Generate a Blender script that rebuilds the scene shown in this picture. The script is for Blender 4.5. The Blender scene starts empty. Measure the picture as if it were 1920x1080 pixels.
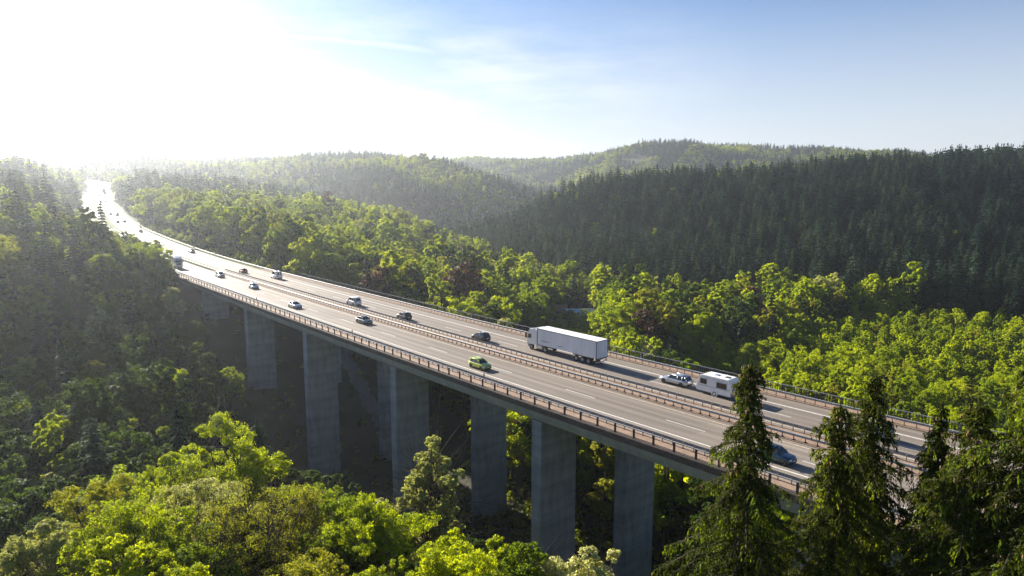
import bpy, math, random
import numpy as np
from mathutils import Vector, Matrix

SC = bpy.context.scene
COL = SC.collection
R = math.radians
random.seed(7)
RNG = np.random.default_rng(11)

# ------------------------------------------------------------------ camera, sky, sun, exposure
HCAM = 28.0
cam_d = bpy.data.cameras.new('camera')
cam = bpy.data.objects.new('camera', cam_d)
COL.objects.link(cam)
cam_d.sensor_width = 36.0
cam_d.lens = 24.0
cam_d.clip_start = 0.5
cam_d.clip_end = 12000.0
cam.location = (0, 0, HCAM)
cam.rotation_euler = (R(90) - math.atan(190 / 1280.0), 0, 0)
SC.camera = cam

SUN_AZ, SUN_EL = R(38.7), R(21.0)          # azimuth to the left of +Y
sun_dir = Vector((-math.sin(SUN_AZ) * math.cos(SUN_EL), math.cos(SUN_AZ) * math.cos(SUN_EL), math.sin(SUN_EL)))
sd = bpy.data.lights.new('sun', 'SUN')
sd.energy = 5.0
sd.angle = R(0.5)
sd.color = (1.0, 0.92, 0.80)
sun = bpy.data.objects.new('sun', sd)
COL.objects.link(sun)
sun.rotation_euler = (-sun_dir).to_track_quat('-Z', 'Y').to_euler()
sun.location = (0, 0, 400)

w = bpy.data.worlds.new("World")
SC.world = w
w.use_nodes = True
nt = w.node_tree
nt.nodes.clear()
wn = nt.nodes.new
out = wn('ShaderNodeOutputWorld'); bg = wn('ShaderNodeBackground'); sky = wn('ShaderNodeTexSky')
sky.sky_type = 'NISHITA'
sky.sun_disc = False
sky.sun_elevation = SUN_EL
sky.sun_rotation = -SUN_AZ
sky.altitude = 300
sky.air_density = 1.0
sky.dust_density = 0.12
sky.ozone_density = 5.0
bg.inputs['Strength'].default_value = 0.043
# thin high cloud: a procedural mask over direction, brightening the sky colour itself
tc = wn('ShaderNodeTexCoord'); mp = wn('ShaderNodeMapping'); nz = wn('ShaderNodeTexNoise'); rp = wn('ShaderNodeValToRGB')
mp.inputs['Scale'].default_value = (2.2, 1.2, 11.0)
mp.inputs['Rotation'].default_value = (0, R(4), 0)
nz.inputs['Scale'].default_value = 2.4; nz.inputs['Detail'].default_value = 9; nz.inputs['Roughness'].default_value = 0.62
rp.color_ramp.elements[0].position = 0.38; rp.color_ramp.elements[1].position = 0.74
sep = wn('ShaderNodeSeparateXYZ')
band = wn('ShaderNodeMapRange'); band.inputs['From Min'].default_value = 0.02; band.inputs['From Max'].default_value = 0.12
band2 = wn('ShaderNodeMapRange'); band2.inputs['From Min'].default_value = 0.26; band2.inputs['From Max'].default_value = 0.15
bandx = wn('ShaderNodeMapRange'); bandx.inputs['From Min'].default_value = 0.32; bandx.inputs['From Max'].default_value = -0.02
m1 = wn('ShaderNodeMath'); m1.operation = 'MULTIPLY'; m2 = wn('ShaderNodeMath'); m2.operation = 'MULTIPLY'; m3 = wn('ShaderNodeMath'); m3.operation = 'MULTIPLY'
m4 = wn('ShaderNodeMath'); m4.operation = 'MULTIPLY'; m4.inputs[1].default_value = 0.9
mix = wn('ShaderNodeMix'); mix.data_type = 'RGBA'
mix.inputs[7].default_value = (8.0, 8.1, 8.4, 1)
L = nt.links.new
L(tc.outputs['Generated'], mp.inputs['Vector']); L(mp.outputs[0], nz.inputs['Vector']); L(nz.outputs['Fac'], rp.inputs['Fac'])
L(tc.outputs['Generated'], sep.inputs[0]); L(sep.outputs['Z'], band.inputs['Value']); L(sep.outputs['Z'], band2.inputs['Value']); L(sep.outputs['X'], bandx.inputs['Value'])
L(rp.outputs['Color'], m1.inputs[0]); L(band.outputs[0], m1.inputs[1]); L(m1.outputs[0], m2.inputs[0]); L(band2.outputs[0], m2.inputs[1])
L(m2.outputs[0], m3.inputs[0]); L(bandx.outputs[0], m3.inputs[1]); L(m3.outputs[0], m4.inputs[0])
tint = wn('ShaderNodeMix'); tint.data_type = 'RGBA'; tint.blend_type = 'MULTIPLY'; tint.inputs[0].default_value = 1; tint.inputs[7].default_value = (.88, .92, 1.0, 1)
hz = wn('ShaderNodeMapRange'); hz.inputs['From Min'].default_value = .27; hz.inputs['From Max'].default_value = .02; hz.inputs['To Max'].default_value = .92
hmix = wn('ShaderNodeMix'); hmix.data_type = 'RGBA'; hmix.inputs[7].default_value = (6.6, 6.8, 7.1, 1)
L(sky.outputs[0], tint.inputs[6]); L(tint.outputs[2], hmix.inputs[6]); L(sep.outputs['Z'], hz.inputs['Value']); L(hz.outputs[0], hmix.inputs[0])
L(hmix.outputs[2], mix.inputs[6])
# one thin drifting vapour streak
dp = wn('ShaderNodeVectorMath'); dp.operation = 'DOT_PRODUCT'; dp.inputs[1].default_value = (-0.0999, 0.1754, -0.9794)
n2_ = wn('ShaderNodeTexNoise'); n2_.inputs['Scale'].default_value = 14; n2_.inputs['Detail'].default_value = 6
wob = wn('ShaderNodeMath'); wob.operation = 'MULTIPLY_ADD'; wob.inputs[1].default_value = .012; ab = wn('ShaderNodeMath'); ab.operation = 'ABSOLUTE'
sm = wn('ShaderNodeMapRange'); sm.interpolation_type = 'SMOOTHSTEP'; sm.inputs['From Min'].default_value = .0065; sm.inputs['From Max'].default_value = .0; sm.inputs['To Max'].default_value = .3
xa = wn('ShaderNodeMapRange'); xa.inputs['From Min'].default_value = -.32; xa.inputs['From Max'].default_value = -.24
xb = wn('ShaderNodeMapRange'); xb.inputs['From Min'].default_value = -.085; xb.inputs['From Max'].default_value = -.14
q1 = wn('ShaderNodeMath'); q1.operation = 'MULTIPLY'; q2 = wn('ShaderNodeMath'); q2.operation = 'MULTIPLY'; q3 = wn('ShaderNodeMath'); q3.operation = 'MAXIMUM'
nb_ = wn('ShaderNodeMath'); nb_.operation = 'SUBTRACT'; nb_.inputs[1].default_value = .5
L(tc.outputs['Generated'], dp.inputs[0]); L(tc.outputs['Generated'], n2_.inputs['Vector']); L(n2_.outputs['Fac'], nb_.inputs[0]); L(nb_.outputs[0], wob.inputs[0]); L(dp.outputs['Value'], wob.inputs[2]); L(wob.outputs[0], ab.inputs[0]); L(ab.outputs[0], sm.inputs['Value'])
L(sep.outputs['X'], xa.inputs['Value']); L(sep.outputs['X'], xb.inputs['Value']); L(sm.outputs[0], q1.inputs[0]); L(xa.outputs[0], q1.inputs[1]); L(q1.outputs[0], q2.inputs[0]); L(xb.outputs[0], q2.inputs[1]); L(q2.outputs[0], q3.inputs[0]); L(m4.outputs[0], q3.inputs[1])
L(q3.outputs[0], mix.inputs[0])
L(mix.outputs[2], bg.inputs['Color']); L(bg.outputs[0], out.inputs['Surface'])

SC.view_settings.view_transform = 'Standard'
SC.view_settings.look = 'None'
SC.view_settings.exposure = 1.6
SC.view_settings.gamma = 1.0
SC.cycles.max_bounces = 6
SC.cycles.diffuse_bounces = 2
SC.cycles.glossy_bounces = 2
SC.cycles.transmission_bounces = 3
SC.cycles.volume_bounces = 1
SC.cycles.use_denoising = True
SC.cycles.use_adaptive_sampling = True
SC.cycles.adaptive_threshold = 0.02

# ------------------------------------------------------------------ small helpers
def tag(o, label=None, cat=None, group=None, kind=None):
    if label: o['label'] = label
    if cat: o['category'] = cat
    if group: o['group'] = group
    if kind: o['kind'] = kind
    return o

def link(name, me, parent=None):
    o = bpy.data.objects.new(name, me)
    COL.objects.link(o)
    if parent is not None: o.parent = parent
    return o

def thing(name, label, cat, loc=(0, 0, 0), rz=0.0, group=None):
    o = bpy.data.objects.new(name, None)
    o.empty_display_size = 0.3
    COL.objects.link(o)
    o.location = loc
    o.rotation_euler = (0, 0, rz)
    return tag(o, label, cat, group)

def copy_tree(o, parent=None):
    c = o.copy()
    COL.objects.link(c)
    c.parent = parent
    for ch in o.children: copy_tree(ch, c)
    return c

class MB:
    def __init__(s): s.v = []; s.f = []; s.m = []
    def add(s, vs, fs, m=0):
        b = len(s.v); s.v += [tuple(p) for p in vs]
        for f in fs: s.f.append(tuple(b + i for i in f)); s.m.append(m)
    def box(s, x0, x1, y0, y1, z0, z1, m=0, M=None):
        vs = [Vector(p) for p in [(x0,y0,z0),(x1,y0,z0),(x1,y1,z0),(x0,y1,z0),(x0,y0,z1),(x1,y0,z1),(x1,y1,z1),(x0,y1,z1)]]
        if M: vs = [M @ p for p in vs]
        s.add(vs, [(0,3,2,1),(4,5,6,7),(0,1,5,4),(1,2,6,5),(2,3,7,6),(3,0,4,7)], m)
    def tube(s, pts, rad, n=6, m=0, cap=True):
        rings = []; pts = [Vector(p) for p in pts]
        for i, p in enumerate(pts):
            t = (pts[min(i+1, len(pts)-1)] - pts[max(i-1, 0)]).normalized()
            a = t.orthogonal().normalized() if abs(t.z) > .9 else t.cross(Vector((0,0,1))).normalized()
            b = t.cross(a); r = rad[i] if hasattr(rad, '__len__') else rad
            rings.append([p + a*math.cos(q*2*math.pi/n)*r + b*math.sin(q*2*math.pi/n)*r for q in range(n)])
        vs = [p for r in rings for p in r]; fs = []
        for i in range(len(pts)-1):
            for q in range(n):
                fs.append((i*n+q, i*n+(q+1) % n, (i+1)*n+(q+1) % n, (i+1)*n+q))
        if cap: fs += [tuple(range(n))[::-1], tuple((len(pts)-1)*n+q for q in range(n))]
        s.add(vs, fs, m)
    def loft(s, rings, m=0, closed=True, cap=True):
        n = len(rings[0]); vs = [p for r in rings for p in r]; fs = []
        for i in range(len(rings)-1):
            for q in range(n if closed else n-1):
                fs.append((i*n+q, i*n+(q+1) % n, (i+1)*n+(q+1) % n, (i+1)*n+q))
        if cap: fs += [tuple(range(n))[::-1], tuple((len(rings)-1)*n+q for q in range(n))]
        s.add(vs, fs, m)
    def lathe_y(s, prof, n=20, c=(0,0,0), m=0):      # axis along y; prof = [(r, y)]
        rings = [[(c[0]+r*math.cos(q*2*math.pi/n), c[1]+y, c[2]+r*math.sin(q*2*math.pi/n)) for q in range(n)] for r, y in prof]
        s.loft(rings, m)
    def mesh(s, name, mats, smooth=False):
        me = bpy.data.meshes.new(name); me.from_pydata(s.v, [], s.f); me.update()
        for mt in (mats if isinstance(mats, (list, tuple)) else [mats]): me.materials.append(mt)
        me.polygons.foreach_set('material_index', s.m)
        if smooth: me.polygons.foreach_set('use_smooth', [True]*len(s.f))
        return me
    def build(s, name, mats, parent=None, smooth=False):
        return link(name, s.mesh(name, mats, smooth), parent)

def fast_mesh(name, verts, faces, mats, midx=None, tint=None):
    """quads from numpy arrays"""
    me = bpy.data.meshes.new(name)
    nv, nf = len(verts), len(faces)
    me.vertices.add(nv); me.vertices.foreach_set('co', np.asarray(verts, np.float32).ravel())
    me.loops.add(nf*4); me.loops.foreach_set('vertex_index', np.asarray(faces, np.int32).ravel())
    me.polygons.add(nf)
    me.polygons.foreach_set('loop_start', np.arange(nf, dtype=np.int32)*4)
    me.polygons.foreach_set('loop_total', np.full(nf, 4, np.int32))
    if midx is not None: me.polygons.foreach_set('material_index', np.asarray(midx, np.int32))
    me.update(calc_edges=True)
    if tint is not None:
        a = me.attributes.new('tint', 'FLOAT', 'FACE'); a.data.foreach_set('value', np.asarray(tint, np.float32))
    for mt in mats: me.materials.append(mt)
    return me

# ------------------------------------------------------------------ materials
def mat(name, col, rough=0.6, metal=0.0, spec=0.5, coat=0.0):
    m = bpy.data.materials.new(name); m.use_nodes = True
    b = m.node_tree.nodes['Principled BSDF']
    b.inputs['Base Color'].default_value = (*col, 1); b.inputs['Roughness'].default_value = rough
    b.inputs['Metallic'].default_value = metal; b.inputs['Specular IOR Level'].default_value = spec
    b.inputs['Coat Weight'].default_value = coat
    return m

def noisy(name, c1, c2, scale, rough=0.8, detail=6, stretch=(1, 1, 1), spec=0.4, bump=0.0, c3=None, coords='Object', lo=.35, hi=.65):
    m = mat(name, c1, rough, 0, spec); t = m.node_tree; N = t.nodes.new; LL = t.links.new
    b = t.nodes['Principled BSDF']
    tcn = N('ShaderNodeTexCoord'); mpn = N('ShaderNodeMapping'); mpn.inputs['Scale'].default_value = stretch
    n1 = N('ShaderNodeTexNoise'); n1.inputs['Scale'].default_value = scale; n1.inputs['Detail'].default_value = detail; n1.inputs['Roughness'].default_value = .6
    r = N('ShaderNodeValToRGB'); r.color_ramp.elements[0].position = lo; r.color_ramp.elements[1].position = hi
    r.color_ramp.elements[0].color = (*c1, 1); r.color_ramp.elements[1].color = (*c2, 1)
    if c3: e = r.color_ramp.elements.new(hi+.12); e.color = (*c3, 1)
    LL(tcn.outputs[coords], mpn.inputs[0]); LL(mpn.outputs[0], n1.inputs['Vector']); LL(n1.outputs['Fac'], r.inputs[0]); LL(r.outputs[0], b.inputs['Base Color'])
    if bump:
        bn = N('ShaderNodeBump'); bn.inputs['Strength'].default_value = bump; bn.inputs['Distance'].default_value = .05
        LL(n1.outputs['Fac'], bn.inputs['Height']); LL(bn.outputs[0], b.inputs['Normal'])
    return m

def leaf_mat(name, cols, trans=0.5, rough=0.5, tcol=(1.35, 1.25, .45), spec=.2):
    """cols: ramp of base colours picked by per-leaf tint and per-tree random"""
    m = bpy.data.materials.new(name); m.use_nodes = True; t = m.node_tree; t.nodes.clear(); N = t.nodes.new; LL = t.links.new
    o = N('ShaderNodeOutputMaterial'); mx = N('ShaderNodeMixShader'); mx.inputs[0].default_value = trans
    p = N('ShaderNodeBsdfPrincipled'); p.inputs['Roughness'].default_value = rough; p.inputs['Specular IOR Level'].default_value = spec
    tr = N('ShaderNodeBsdfTranslucent'); at = N('ShaderNodeAttribute'); at.attribute_name = 'tint'
    oi = N('ShaderNodeObjectInfo'); ma = N('ShaderNodeMath'); ma.operation = 'MULTIPLY_ADD'; ma.inputs[1].default_value = .62
    mb = N('ShaderNodeMath'); mb.operation = 'MULTIPLY'; mb.inputs[1].default_value = .38
    r = N('ShaderNodeValToRGB'); el = r.color_ramp.elements
    while len(el) < len(cols): el.new(.5)
    for i, c in enumerate(cols):
        el[i].position = i/(len(cols)-1); el[i].color = (*c, 1)
    mul = N('ShaderNodeMix'); mul.data_type = 'RGBA'; mul.blend_type = 'MULTIPLY'; mul.inputs[0].default_value = 1; mul.inputs[7].default_value = (*tcol, 1)
    LL(at.outputs['Fac'], mb.inputs[0]); LL(oi.outputs['Random'], ma.inputs[0]); LL(mb.outputs[0], ma.inputs[2]); LL(ma.outputs[0], r.inputs[0])
    LL(r.outputs[0], p.inputs['Base Color']); LL(r.outputs[0], mul.inputs[6]); LL(mul.outputs[2], tr.inputs['Color'])
    LL(p.outputs[0], mx.inputs[1]); LL(tr.outputs[0], mx.inputs[2]); LL(mx.outputs[0], o.inputs['Surface'])
    return m

M = {}
M['leaf_fresh'] = leaf_mat('leaf_fresh', [(.17,.25,.016), (.25,.345,.020), (.34,.43,.028)], .64, .6, (1.9,1.55,.26), .05)
M['leaf_mid'] = leaf_mat('leaf_mid', [(.085,.15,.014), (.14,.215,.018), (.205,.29,.024), (.27,.33,.03)], .58, .6, (2.0,1.65,.34), .05)
M['leaf_dark'] = leaf_mat('leaf_dark', [(.032,.062,.012), (.05,.088,.015), (.085,.13,.02)], .45, .6, (1.6,1.5,.45), .05)
M['leaf_olive'] = leaf_mat('leaf_olive', [(.14,.175,.024), (.21,.24,.03), (.28,.295,.045)], .56, .6, (1.8,1.55,.42), .05)
M['leaf_pale'] = leaf_mat('leaf_pale', [(.28,.32,.10), (.42,.45,.18), (.58,.59,.33)], .5, .6, (1.3,1.2,.65), .05)
M['leaf_copper'] = leaf_mat('leaf_copper', [(.05,.032,.022), (.07,.04,.026), (.09,.05,.03)], .4, .6, (1.4,1.0,.7), .12)
M['needle'] = leaf_mat('needle', [(.030,.042,.009), (.045,.060,.012), (.068,.084,.015)], .4, .75, (1.6,1.4,.4), .1)
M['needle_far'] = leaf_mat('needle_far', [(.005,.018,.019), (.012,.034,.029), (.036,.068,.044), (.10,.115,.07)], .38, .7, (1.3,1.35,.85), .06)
M['needle_new'] = leaf_mat('needle_new', [(.075,.12,.014), (.11,.16,.018), (.15,.20,.025)], .5, .6, (1.8,1.6,.35), .12)
M['bark'] = noisy('bark', (.035,.026,.018), (.085,.065,.048), 8, .9, stretch=(1,1,.25), bump=.4)
M['bark_pale'] = noisy('bark_pale', (.10,.09,.075), (.20,.18,.15), 6, .9, stretch=(1,1,.3))
M['cone'] = mat('cone', (.34,.19,.09), .6)
M['ground'] = noisy('ground', (.030,.032,.014), (.055,.05,.022), .12, .95, 9, bump=.5, c3=(.04,.06,.016))
M['verge'] = noisy('verge', (.05,.08,.015), (.09,.115,.025), .5, .95, 8, bump=.4, c3=(.13,.12,.05), spec=.1)
M['track'] = noisy('track', (.16,.14,.11), (.24,.21,.17), 1.2, .95, 8)
M['gravel'] = noisy('gravel', (.10,.09,.075), (.20,.18,.155), 2.5, .95, 10, bump=.8)
M['sand_strip'] = noisy('sand_strip', (.22,.145,.095), (.31,.21,.145), .9, .85, 9, c3=(.25,.19,.14))
M['line'] = noisy('line', (.52,.50,.46), (.70,.68,.63), 3, .6)
M['line_worn'] = noisy('line_worn', (.42,.33,.23), (.60,.50,.38), 2, .7)
M['steel'] = noisy('steel', (.22,.23,.24), (.34,.35,.36), 4, .6, spec=.5); M['steel'].node_tree.nodes['Principled BSDF'].inputs['Metallic'].default_value = .25
M['steel_dark'] = mat('steel_dark', (.07,.075,.08), .5, .3)
M['fence_dark'] = mat('fence_dark', (.045,.05,.055), .55, .2)
M['edge_beam'] = noisy('edge_beam', (.085,.062,.05), (.15,.115,.09), .8, .85, 8, stretch=(1,1,3))
M['white'] = mat('white', (.78,.79,.80), .35, 0, .5, .4)
M['tarp'] = noisy('tarp', (.56,.60,.66), (.70,.73,.77), 1.2, .5, 8, stretch=(1,1,.15), lo=.3, hi=.7)
M['roof_white'] = mat('roof_white', (.82,.81,.78), .45)
M['frame_dark'] = mat('frame_dark', (.05,.045,.045), .6)
M['alu'] = mat('alu', (.55,.57,.6), .35, .8)
M['black'] = mat('black', (.015,.015,.016), .6)
M['tyre'] = mat('tyre', (.018,.018,.018), .8)
M['rim'] = mat('rim', (.42,.43,.45), .3, .8)
M['glass'] = mat('glass', (.012,.016,.02), .06, 0, .9)
M['lamp'] = mat('lamp', (.8,.82,.85), .1, 0, .8)
M['tail'] = mat('tail', (.30,.012,.01), .2)
M['plate'] = mat('plate', (.7,.7,.68), .4)
M['water'] = mat('water', (.05,.08,.09), .08, 0, .6)
M['roof_blue'] = mat('roof_blue', (.42,.55,.66), .35, .2)
M['roof_red'] = noisy('roof_red', (.22,.10,.07), (.32,.15,.10), 1.5, .8)
M['wall'] = mat('wall', (.5,.47,.42), .8)
M['sky_reflection_blue'] = mat('sky_reflection_blue', (.10,.25,.50), .4)  # reflected sky and shade painted in as the caravan bumper's colour

def asphalt():
    m = mat('asphalt', (.16,.145,.13), .6, 0, .22); t = m.node_tree; N = t.nodes.new; LL = t.links.new; b = t.nodes['Principled BSDF']
    uv = N('ShaderNodeUVMap'); uv.uv_map = 'UVMap'
    mp1 = N('ShaderNodeMapping'); mp1.inputs['Scale'].default_value = (.012, 1.1, 1)
    n1 = N('ShaderNodeTexNoise'); n1.inputs['Scale'].default_value = 1.0; n1.inputs['Detail'].default_value = 7; n1.inputs['Roughness'].default_value = .55
    n2 = N('ShaderNodeTexNoise'); n2.inputs['Scale'].default_value = 6; n2.inputs['Detail'].default_value = 8
    r = N('ShaderNodeValToRGB'); r.color_ramp.elements[0].position = .3; r.color_ramp.elements[1].position = .7
    r.color_ramp.elements[0].color = (.225,.19,.155,1); r.color_ramp.elements[1].color = (.37,.315,.26,1)
    mm = N('ShaderNodeMix'); mm.data_type = 'RGBA'; mm.blend_type = 'MULTIPLY'; mm.inputs[0].default_value = .45
    rr = N('ShaderNodeMapRange'); rr.inputs['To Min'].default_value = .62; rr.inputs['To Max'].default_value = .8
    LL(uv.outputs[0], mp1.inputs[0]); LL(mp1.outputs[0], n1.inputs['Vector']); LL(uv.outputs[0], n2.inputs['Vector'])
    LL(n1.outputs['Fac'], r.inputs[0]); LL(r.outputs[0], mm.inputs[6]); LL(n2.outputs['Color'], mm.inputs[7]); LL(mm.outputs[2], b.inputs['Base Color'])
    vo = N('ShaderNodeTexVoronoi'); vo.inputs['Scale'].default_value = 1; mp2 = N('ShaderNodeMapping'); mp2.inputs['Scale'].default_value = (.035, .28, 1); vo.distance = 'CHEBYCHEV'
    rv = N('ShaderNodeMapRange'); rv.inputs['To Min'].default_value = .84; rv.inputs['To Max'].default_value = 1.1; mv = N('ShaderNodeMix'); mv.data_type = 'RGBA'; mv.blend_type = 'MULTIPLY'; mv.inputs[0].default_value = 1
    sx = N('ShaderNodeSeparateXYZ'); wv = N('ShaderNodeMath'); wv.operation = 'SINE'; wm = N('ShaderNodeMath'); wm.operation = 'MULTIPLY'; wm.inputs[1].default_value = 3.45; wr = N('ShaderNodeMapRange'); wr.inputs['From Min'].default_value = -1; wr.inputs['To Min'].default_value = .84; wr.inputs['To Max'].default_value = 1.04; wx = N('ShaderNodeMath'); wx.operation = 'MULTIPLY'
    LL(uv.outputs[0], mp2.inputs[0]); LL(mp2.outputs[0], vo.inputs['Vector']); LL(vo.outputs['Color'], rv.inputs[0]); LL(uv.outputs[0], sx.inputs[0]); LL(sx.outputs['Y'], wm.inputs[0]); LL(wm.outputs[0], wv.inputs[0]); LL(wv.outputs[0], wr.inputs[0])
    LL(rv.outputs[0], wx.inputs[0]); LL(wr.outputs[0], wx.inputs[1]); LL(wx.outputs[0], mv.inputs[7]); LL(mm.outputs[2], mv.inputs[6]); LL(mv.outputs[2], b.inputs['Base Color'])
    LL(n1.outputs['Fac'], rr.inputs[0]); LL(rr.outputs[0], b.inputs['Roughness'])
    return m
M['asphalt'] = asphalt()

def concrete(name, c1, c2):
    m = mat(name, c1, .85, 0, .3); t = m.node_tree; N = t.nodes.new; LL = t.links.new; b = t.nodes['Principled BSDF']
    g = N('ShaderNodeTexCoord'); mpa = N('ShaderNodeMapping'); mpa.inputs['Scale'].default_value = (.8, .8, .16)
    n1 = N('ShaderNodeTexNoise'); n1.inputs['Scale'].default_value = 1.3; n1.inputs['Detail'].default_value = 8
    n2 = N('ShaderNodeTexNoise'); n2.inputs['Scale'].default_value = 1.0; n2.inputs['Detail'].default_value = 5; mpb = N('ShaderNodeMapping'); mpb.inputs['Scale'].default_value = (.10, .10, .75); LL(g.outputs['Object'], mpb.inputs[0])
    sx = N('ShaderNodeSeparateXYZ'); md = N('ShaderNodeMath'); md.operation = 'PINGPONG'; md.inputs[1].default_value = 2.0
    st = N('ShaderNodeMath'); st.operation = 'LESS_THAN'; st.inputs[1].default_value = .05
    ad = N('ShaderNodeMath'); ad.operation = 'ADD'; mu = N('ShaderNodeMath'); mu.operation = 'MULTIPLY'; mu.inputs[1].default_value = .5
    sb = N('ShaderNodeMath'); sb.operation = 'MULTIPLY_ADD'; sb.inputs[1].default_value = -.10
    r = N('ShaderNodeValToRGB'); r.color_ramp.elements[0].position = .36; r.color_ramp.elements[1].position = .64
    r.color_ramp.elements[0].color = (*c1, 1); r.color_ramp.elements[1].color = (*c2, 1)
    LL(g.outputs['Object'], mpa.inputs[0]); LL(mpa.outputs[0], n1.inputs['Vector']); LL(mpb.outputs[0], n2.inputs['Vector']); LL(g.outputs['Object'], sx.inputs[0])
    LL(sx.outputs['Z'], md.inputs[0]); LL(md.outputs[0], st.inputs[0]); LL(n1.outputs['Fac'], ad.inputs[0]); LL(n2.outputs['Fac'], ad.inputs[1]); LL(ad.outputs[0], mu.inputs[0])
    LL(st.outputs[0], sb.inputs[0]); LL(mu.outputs[0], sb.inputs[2]); LL(sb.outputs[0], r.inputs[0]); LL(r.outputs[0], b.inputs['Base Color'])
    return m
M['concrete'] = concrete('concrete', (.18,.195,.205), (.34,.355,.36))
M['girder_concrete'] = concrete('girder_concrete', (.27,.285,.255), (.43,.45,.40))

# ------------------------------------------------------------------ the road's line
dv = np.array([-.6428, .7660]); nv_ = np.array([.7660, .6428])
CP = [(-80,79.2,0),(-40,76.2,0),(0,73.8,0),(40,72.1,0),(80,71.0,0),(120,70.5,0),(160,70.4,0),(200,70.6,0),(240,70.8,0),(300,71.1,.9),(379,71.9,3.6),(454,77,6)]
PP = np.array([tuple(dv*s+nv_*q)+(z,) for s, q, z in CP] + [(-291,487,9.2),(-350,576,14.6),(-400,658,20.2),(-447,745,26.6),(-508,840,33.2),(-590,915,37.5),(-700,980,41)])
def spline(P):
    o = []; Q = np.vstack([2*P[0]-P[1], P, 2*P[-1]-P[-2]])
    for i in range(1, len(Q)-2):
        p0, p1, p2, p3 = Q[i-1:i+3]; m = max(2, int(np.linalg.norm(p2-p1))); t = np.linspace(0, 1, m, endpoint=False)[:, None]
        o.append(.5*((2*p1)+(-p0+p2)*t+(2*p0-5*p1+4*p2-p3)*t*t+(-p0+3*p1-3*p2+p3)*t**3))
    o = np.vstack(o+[P[-1:]])
    for _ in range(200): o[1:-1] = .25*o[:-2]+.5*o[1:-1]+.25*o[2:]
    Ls = np.r_[0, np.cumsum(np.linalg.norm(np.diff(o[:, :2], axis=0), axis=1))]; a = np.arange(0, Ls[-1], 1.0)
    return a-80, np.stack([np.interp(a, Ls, o[:, k]) for k in range(3)], 1)
RA, RC = spline(PP)
RT = np.gradient(RC[:, :2], axis=0); RT /= np.linalg.norm(RT, axis=1)[:, None]
RN = np.stack([RT[:, 1], -RT[:, 0]], 1)
def rp_(s, o=0.0, z=0.0):
    i = s + 80
    f = lambda a: np.interp(i, np.arange(len(RA)), a)
    return Vector((f(RC[:, 0])+o*f(RN[:, 0]), f(RC[:, 1])+o*f(RN[:, 1]), f(RC[:, 2])+z))
def rdir(s):
    i = int(min(max(round(s+80), 0), len(RA)-1)); return math.atan2(RT[i, 1], RT[i, 0])
BR0, BR1, SEND = -64.0, 233.0, float(RA[-1])

# ------------------------------------------------------------------ terrain
TP = np.array([(-30,150,-36),(-45,140,-34),(-68,170,-22),(-29,160,-36),(5,90,-36),(20,100,-36),(0,128,-36),(60,110,-36),(60,180,-36),(120,150,-36),(150,230,-36),(50,250,-36),
(120,280,-36),(40,330,-36),(-20,400,-36),(-42,590,-35),(30,78,-34),(60,70,-32),(-15,45,-4),(-40,60,-12),(0,62,-14),(-20,80,-23),(15,60,-18),(0,30,0),(0,0,4),
(-60,60,-18),(-60,92,-27),(-75,118,-28),(-35,100,-29),(10,25,-3),(20,25,-3),(30,42,-12),(0,-60,12),(45,58,-24),(80,30,-18),(116,-12,-4),(130,20,-10),(110,150,-30),(200,200,-33),(200,80,-15),
(-112,150,-24),(-67,110,-29),(-225,300,12),(-219,339,8),(-155,255,0),(-98,190,-11),(-61,150,-27),(-90,165,-21),(-150,150,-17),(-150,212,2),(-200,200,8),(-300,350,20),(-250,100,-10),(-400,300,32),(-150,60,-18),
(-400,600,30),(-375,500,28),(-344,500,20),(-119,291,-1),(-90,255,-4),(-52,217,-18),(-190,425,3),(-100,400,-8),(-60,330,-20),(-130,500,-5),(-50,500,-22),(-220,600,8),(-270,700,17),(-100,650,-10),
(-566,1000,42),(-506,1200,60),(-375,1200,68),(-172,1120,56),(-60,1120,34),(-27,1750,58),(120,1700,46),(239,1700,88),(387,1600,100),(504,1500,66),(-370,800,12),(-305,850,6),(-162,800,-15),(-70,745,-34),(-7,860,-28),(-90,905,12),(-160,900,22),(-250,930,22),(-7,1200,-16),(44,1400,0),
(58,620,11),(-15,640,-24),(25,630,-4),(111,590,13),(147,570,13),(204,545,16),(244,530,20),(301,520,23),(366,515,25),(470,500,28),(60,320,-36),(38,390,-36),(10,440,-36),(-18,515,-36),(145,345,-36),(200,280,-36),(290,250,-32),(450,330,-5),(200,800,-10),(400,900,20),(100,1000,-8),
(1500,1500,60),(1500,300,40),(-1200,1000,50),(-1200,200,50),(0,2700,90),(1300,2700,90),(-1300,2700,90),(-700,-300,20),(700,-300,20),(0,-300,15),(700,100,5),(-600,400,45),(900,700,50),(-900,1900,80)], float)
def _tps():
    S = 300.0; X = TP[:, :2]/S; n = len(X)
    d2 = ((X[:, None]-X[None])**2).sum(-1); K = .5*d2*np.log(d2+1e-12); K += np.eye(n)*0.0006
    A = np.zeros((n+3, n+3)); A[:n, :n] = K; A[:n, n] = 1; A[:n, n+1:] = X; A[n:, :n] = A[:n, n:].T
    return X, np.linalg.solve(A, np.r_[TP[:, 2], 0, 0, 0]), S
_TX, _TW, _TS = _tps()
_rs = np.arange(0, len(RA), 4)
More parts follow.
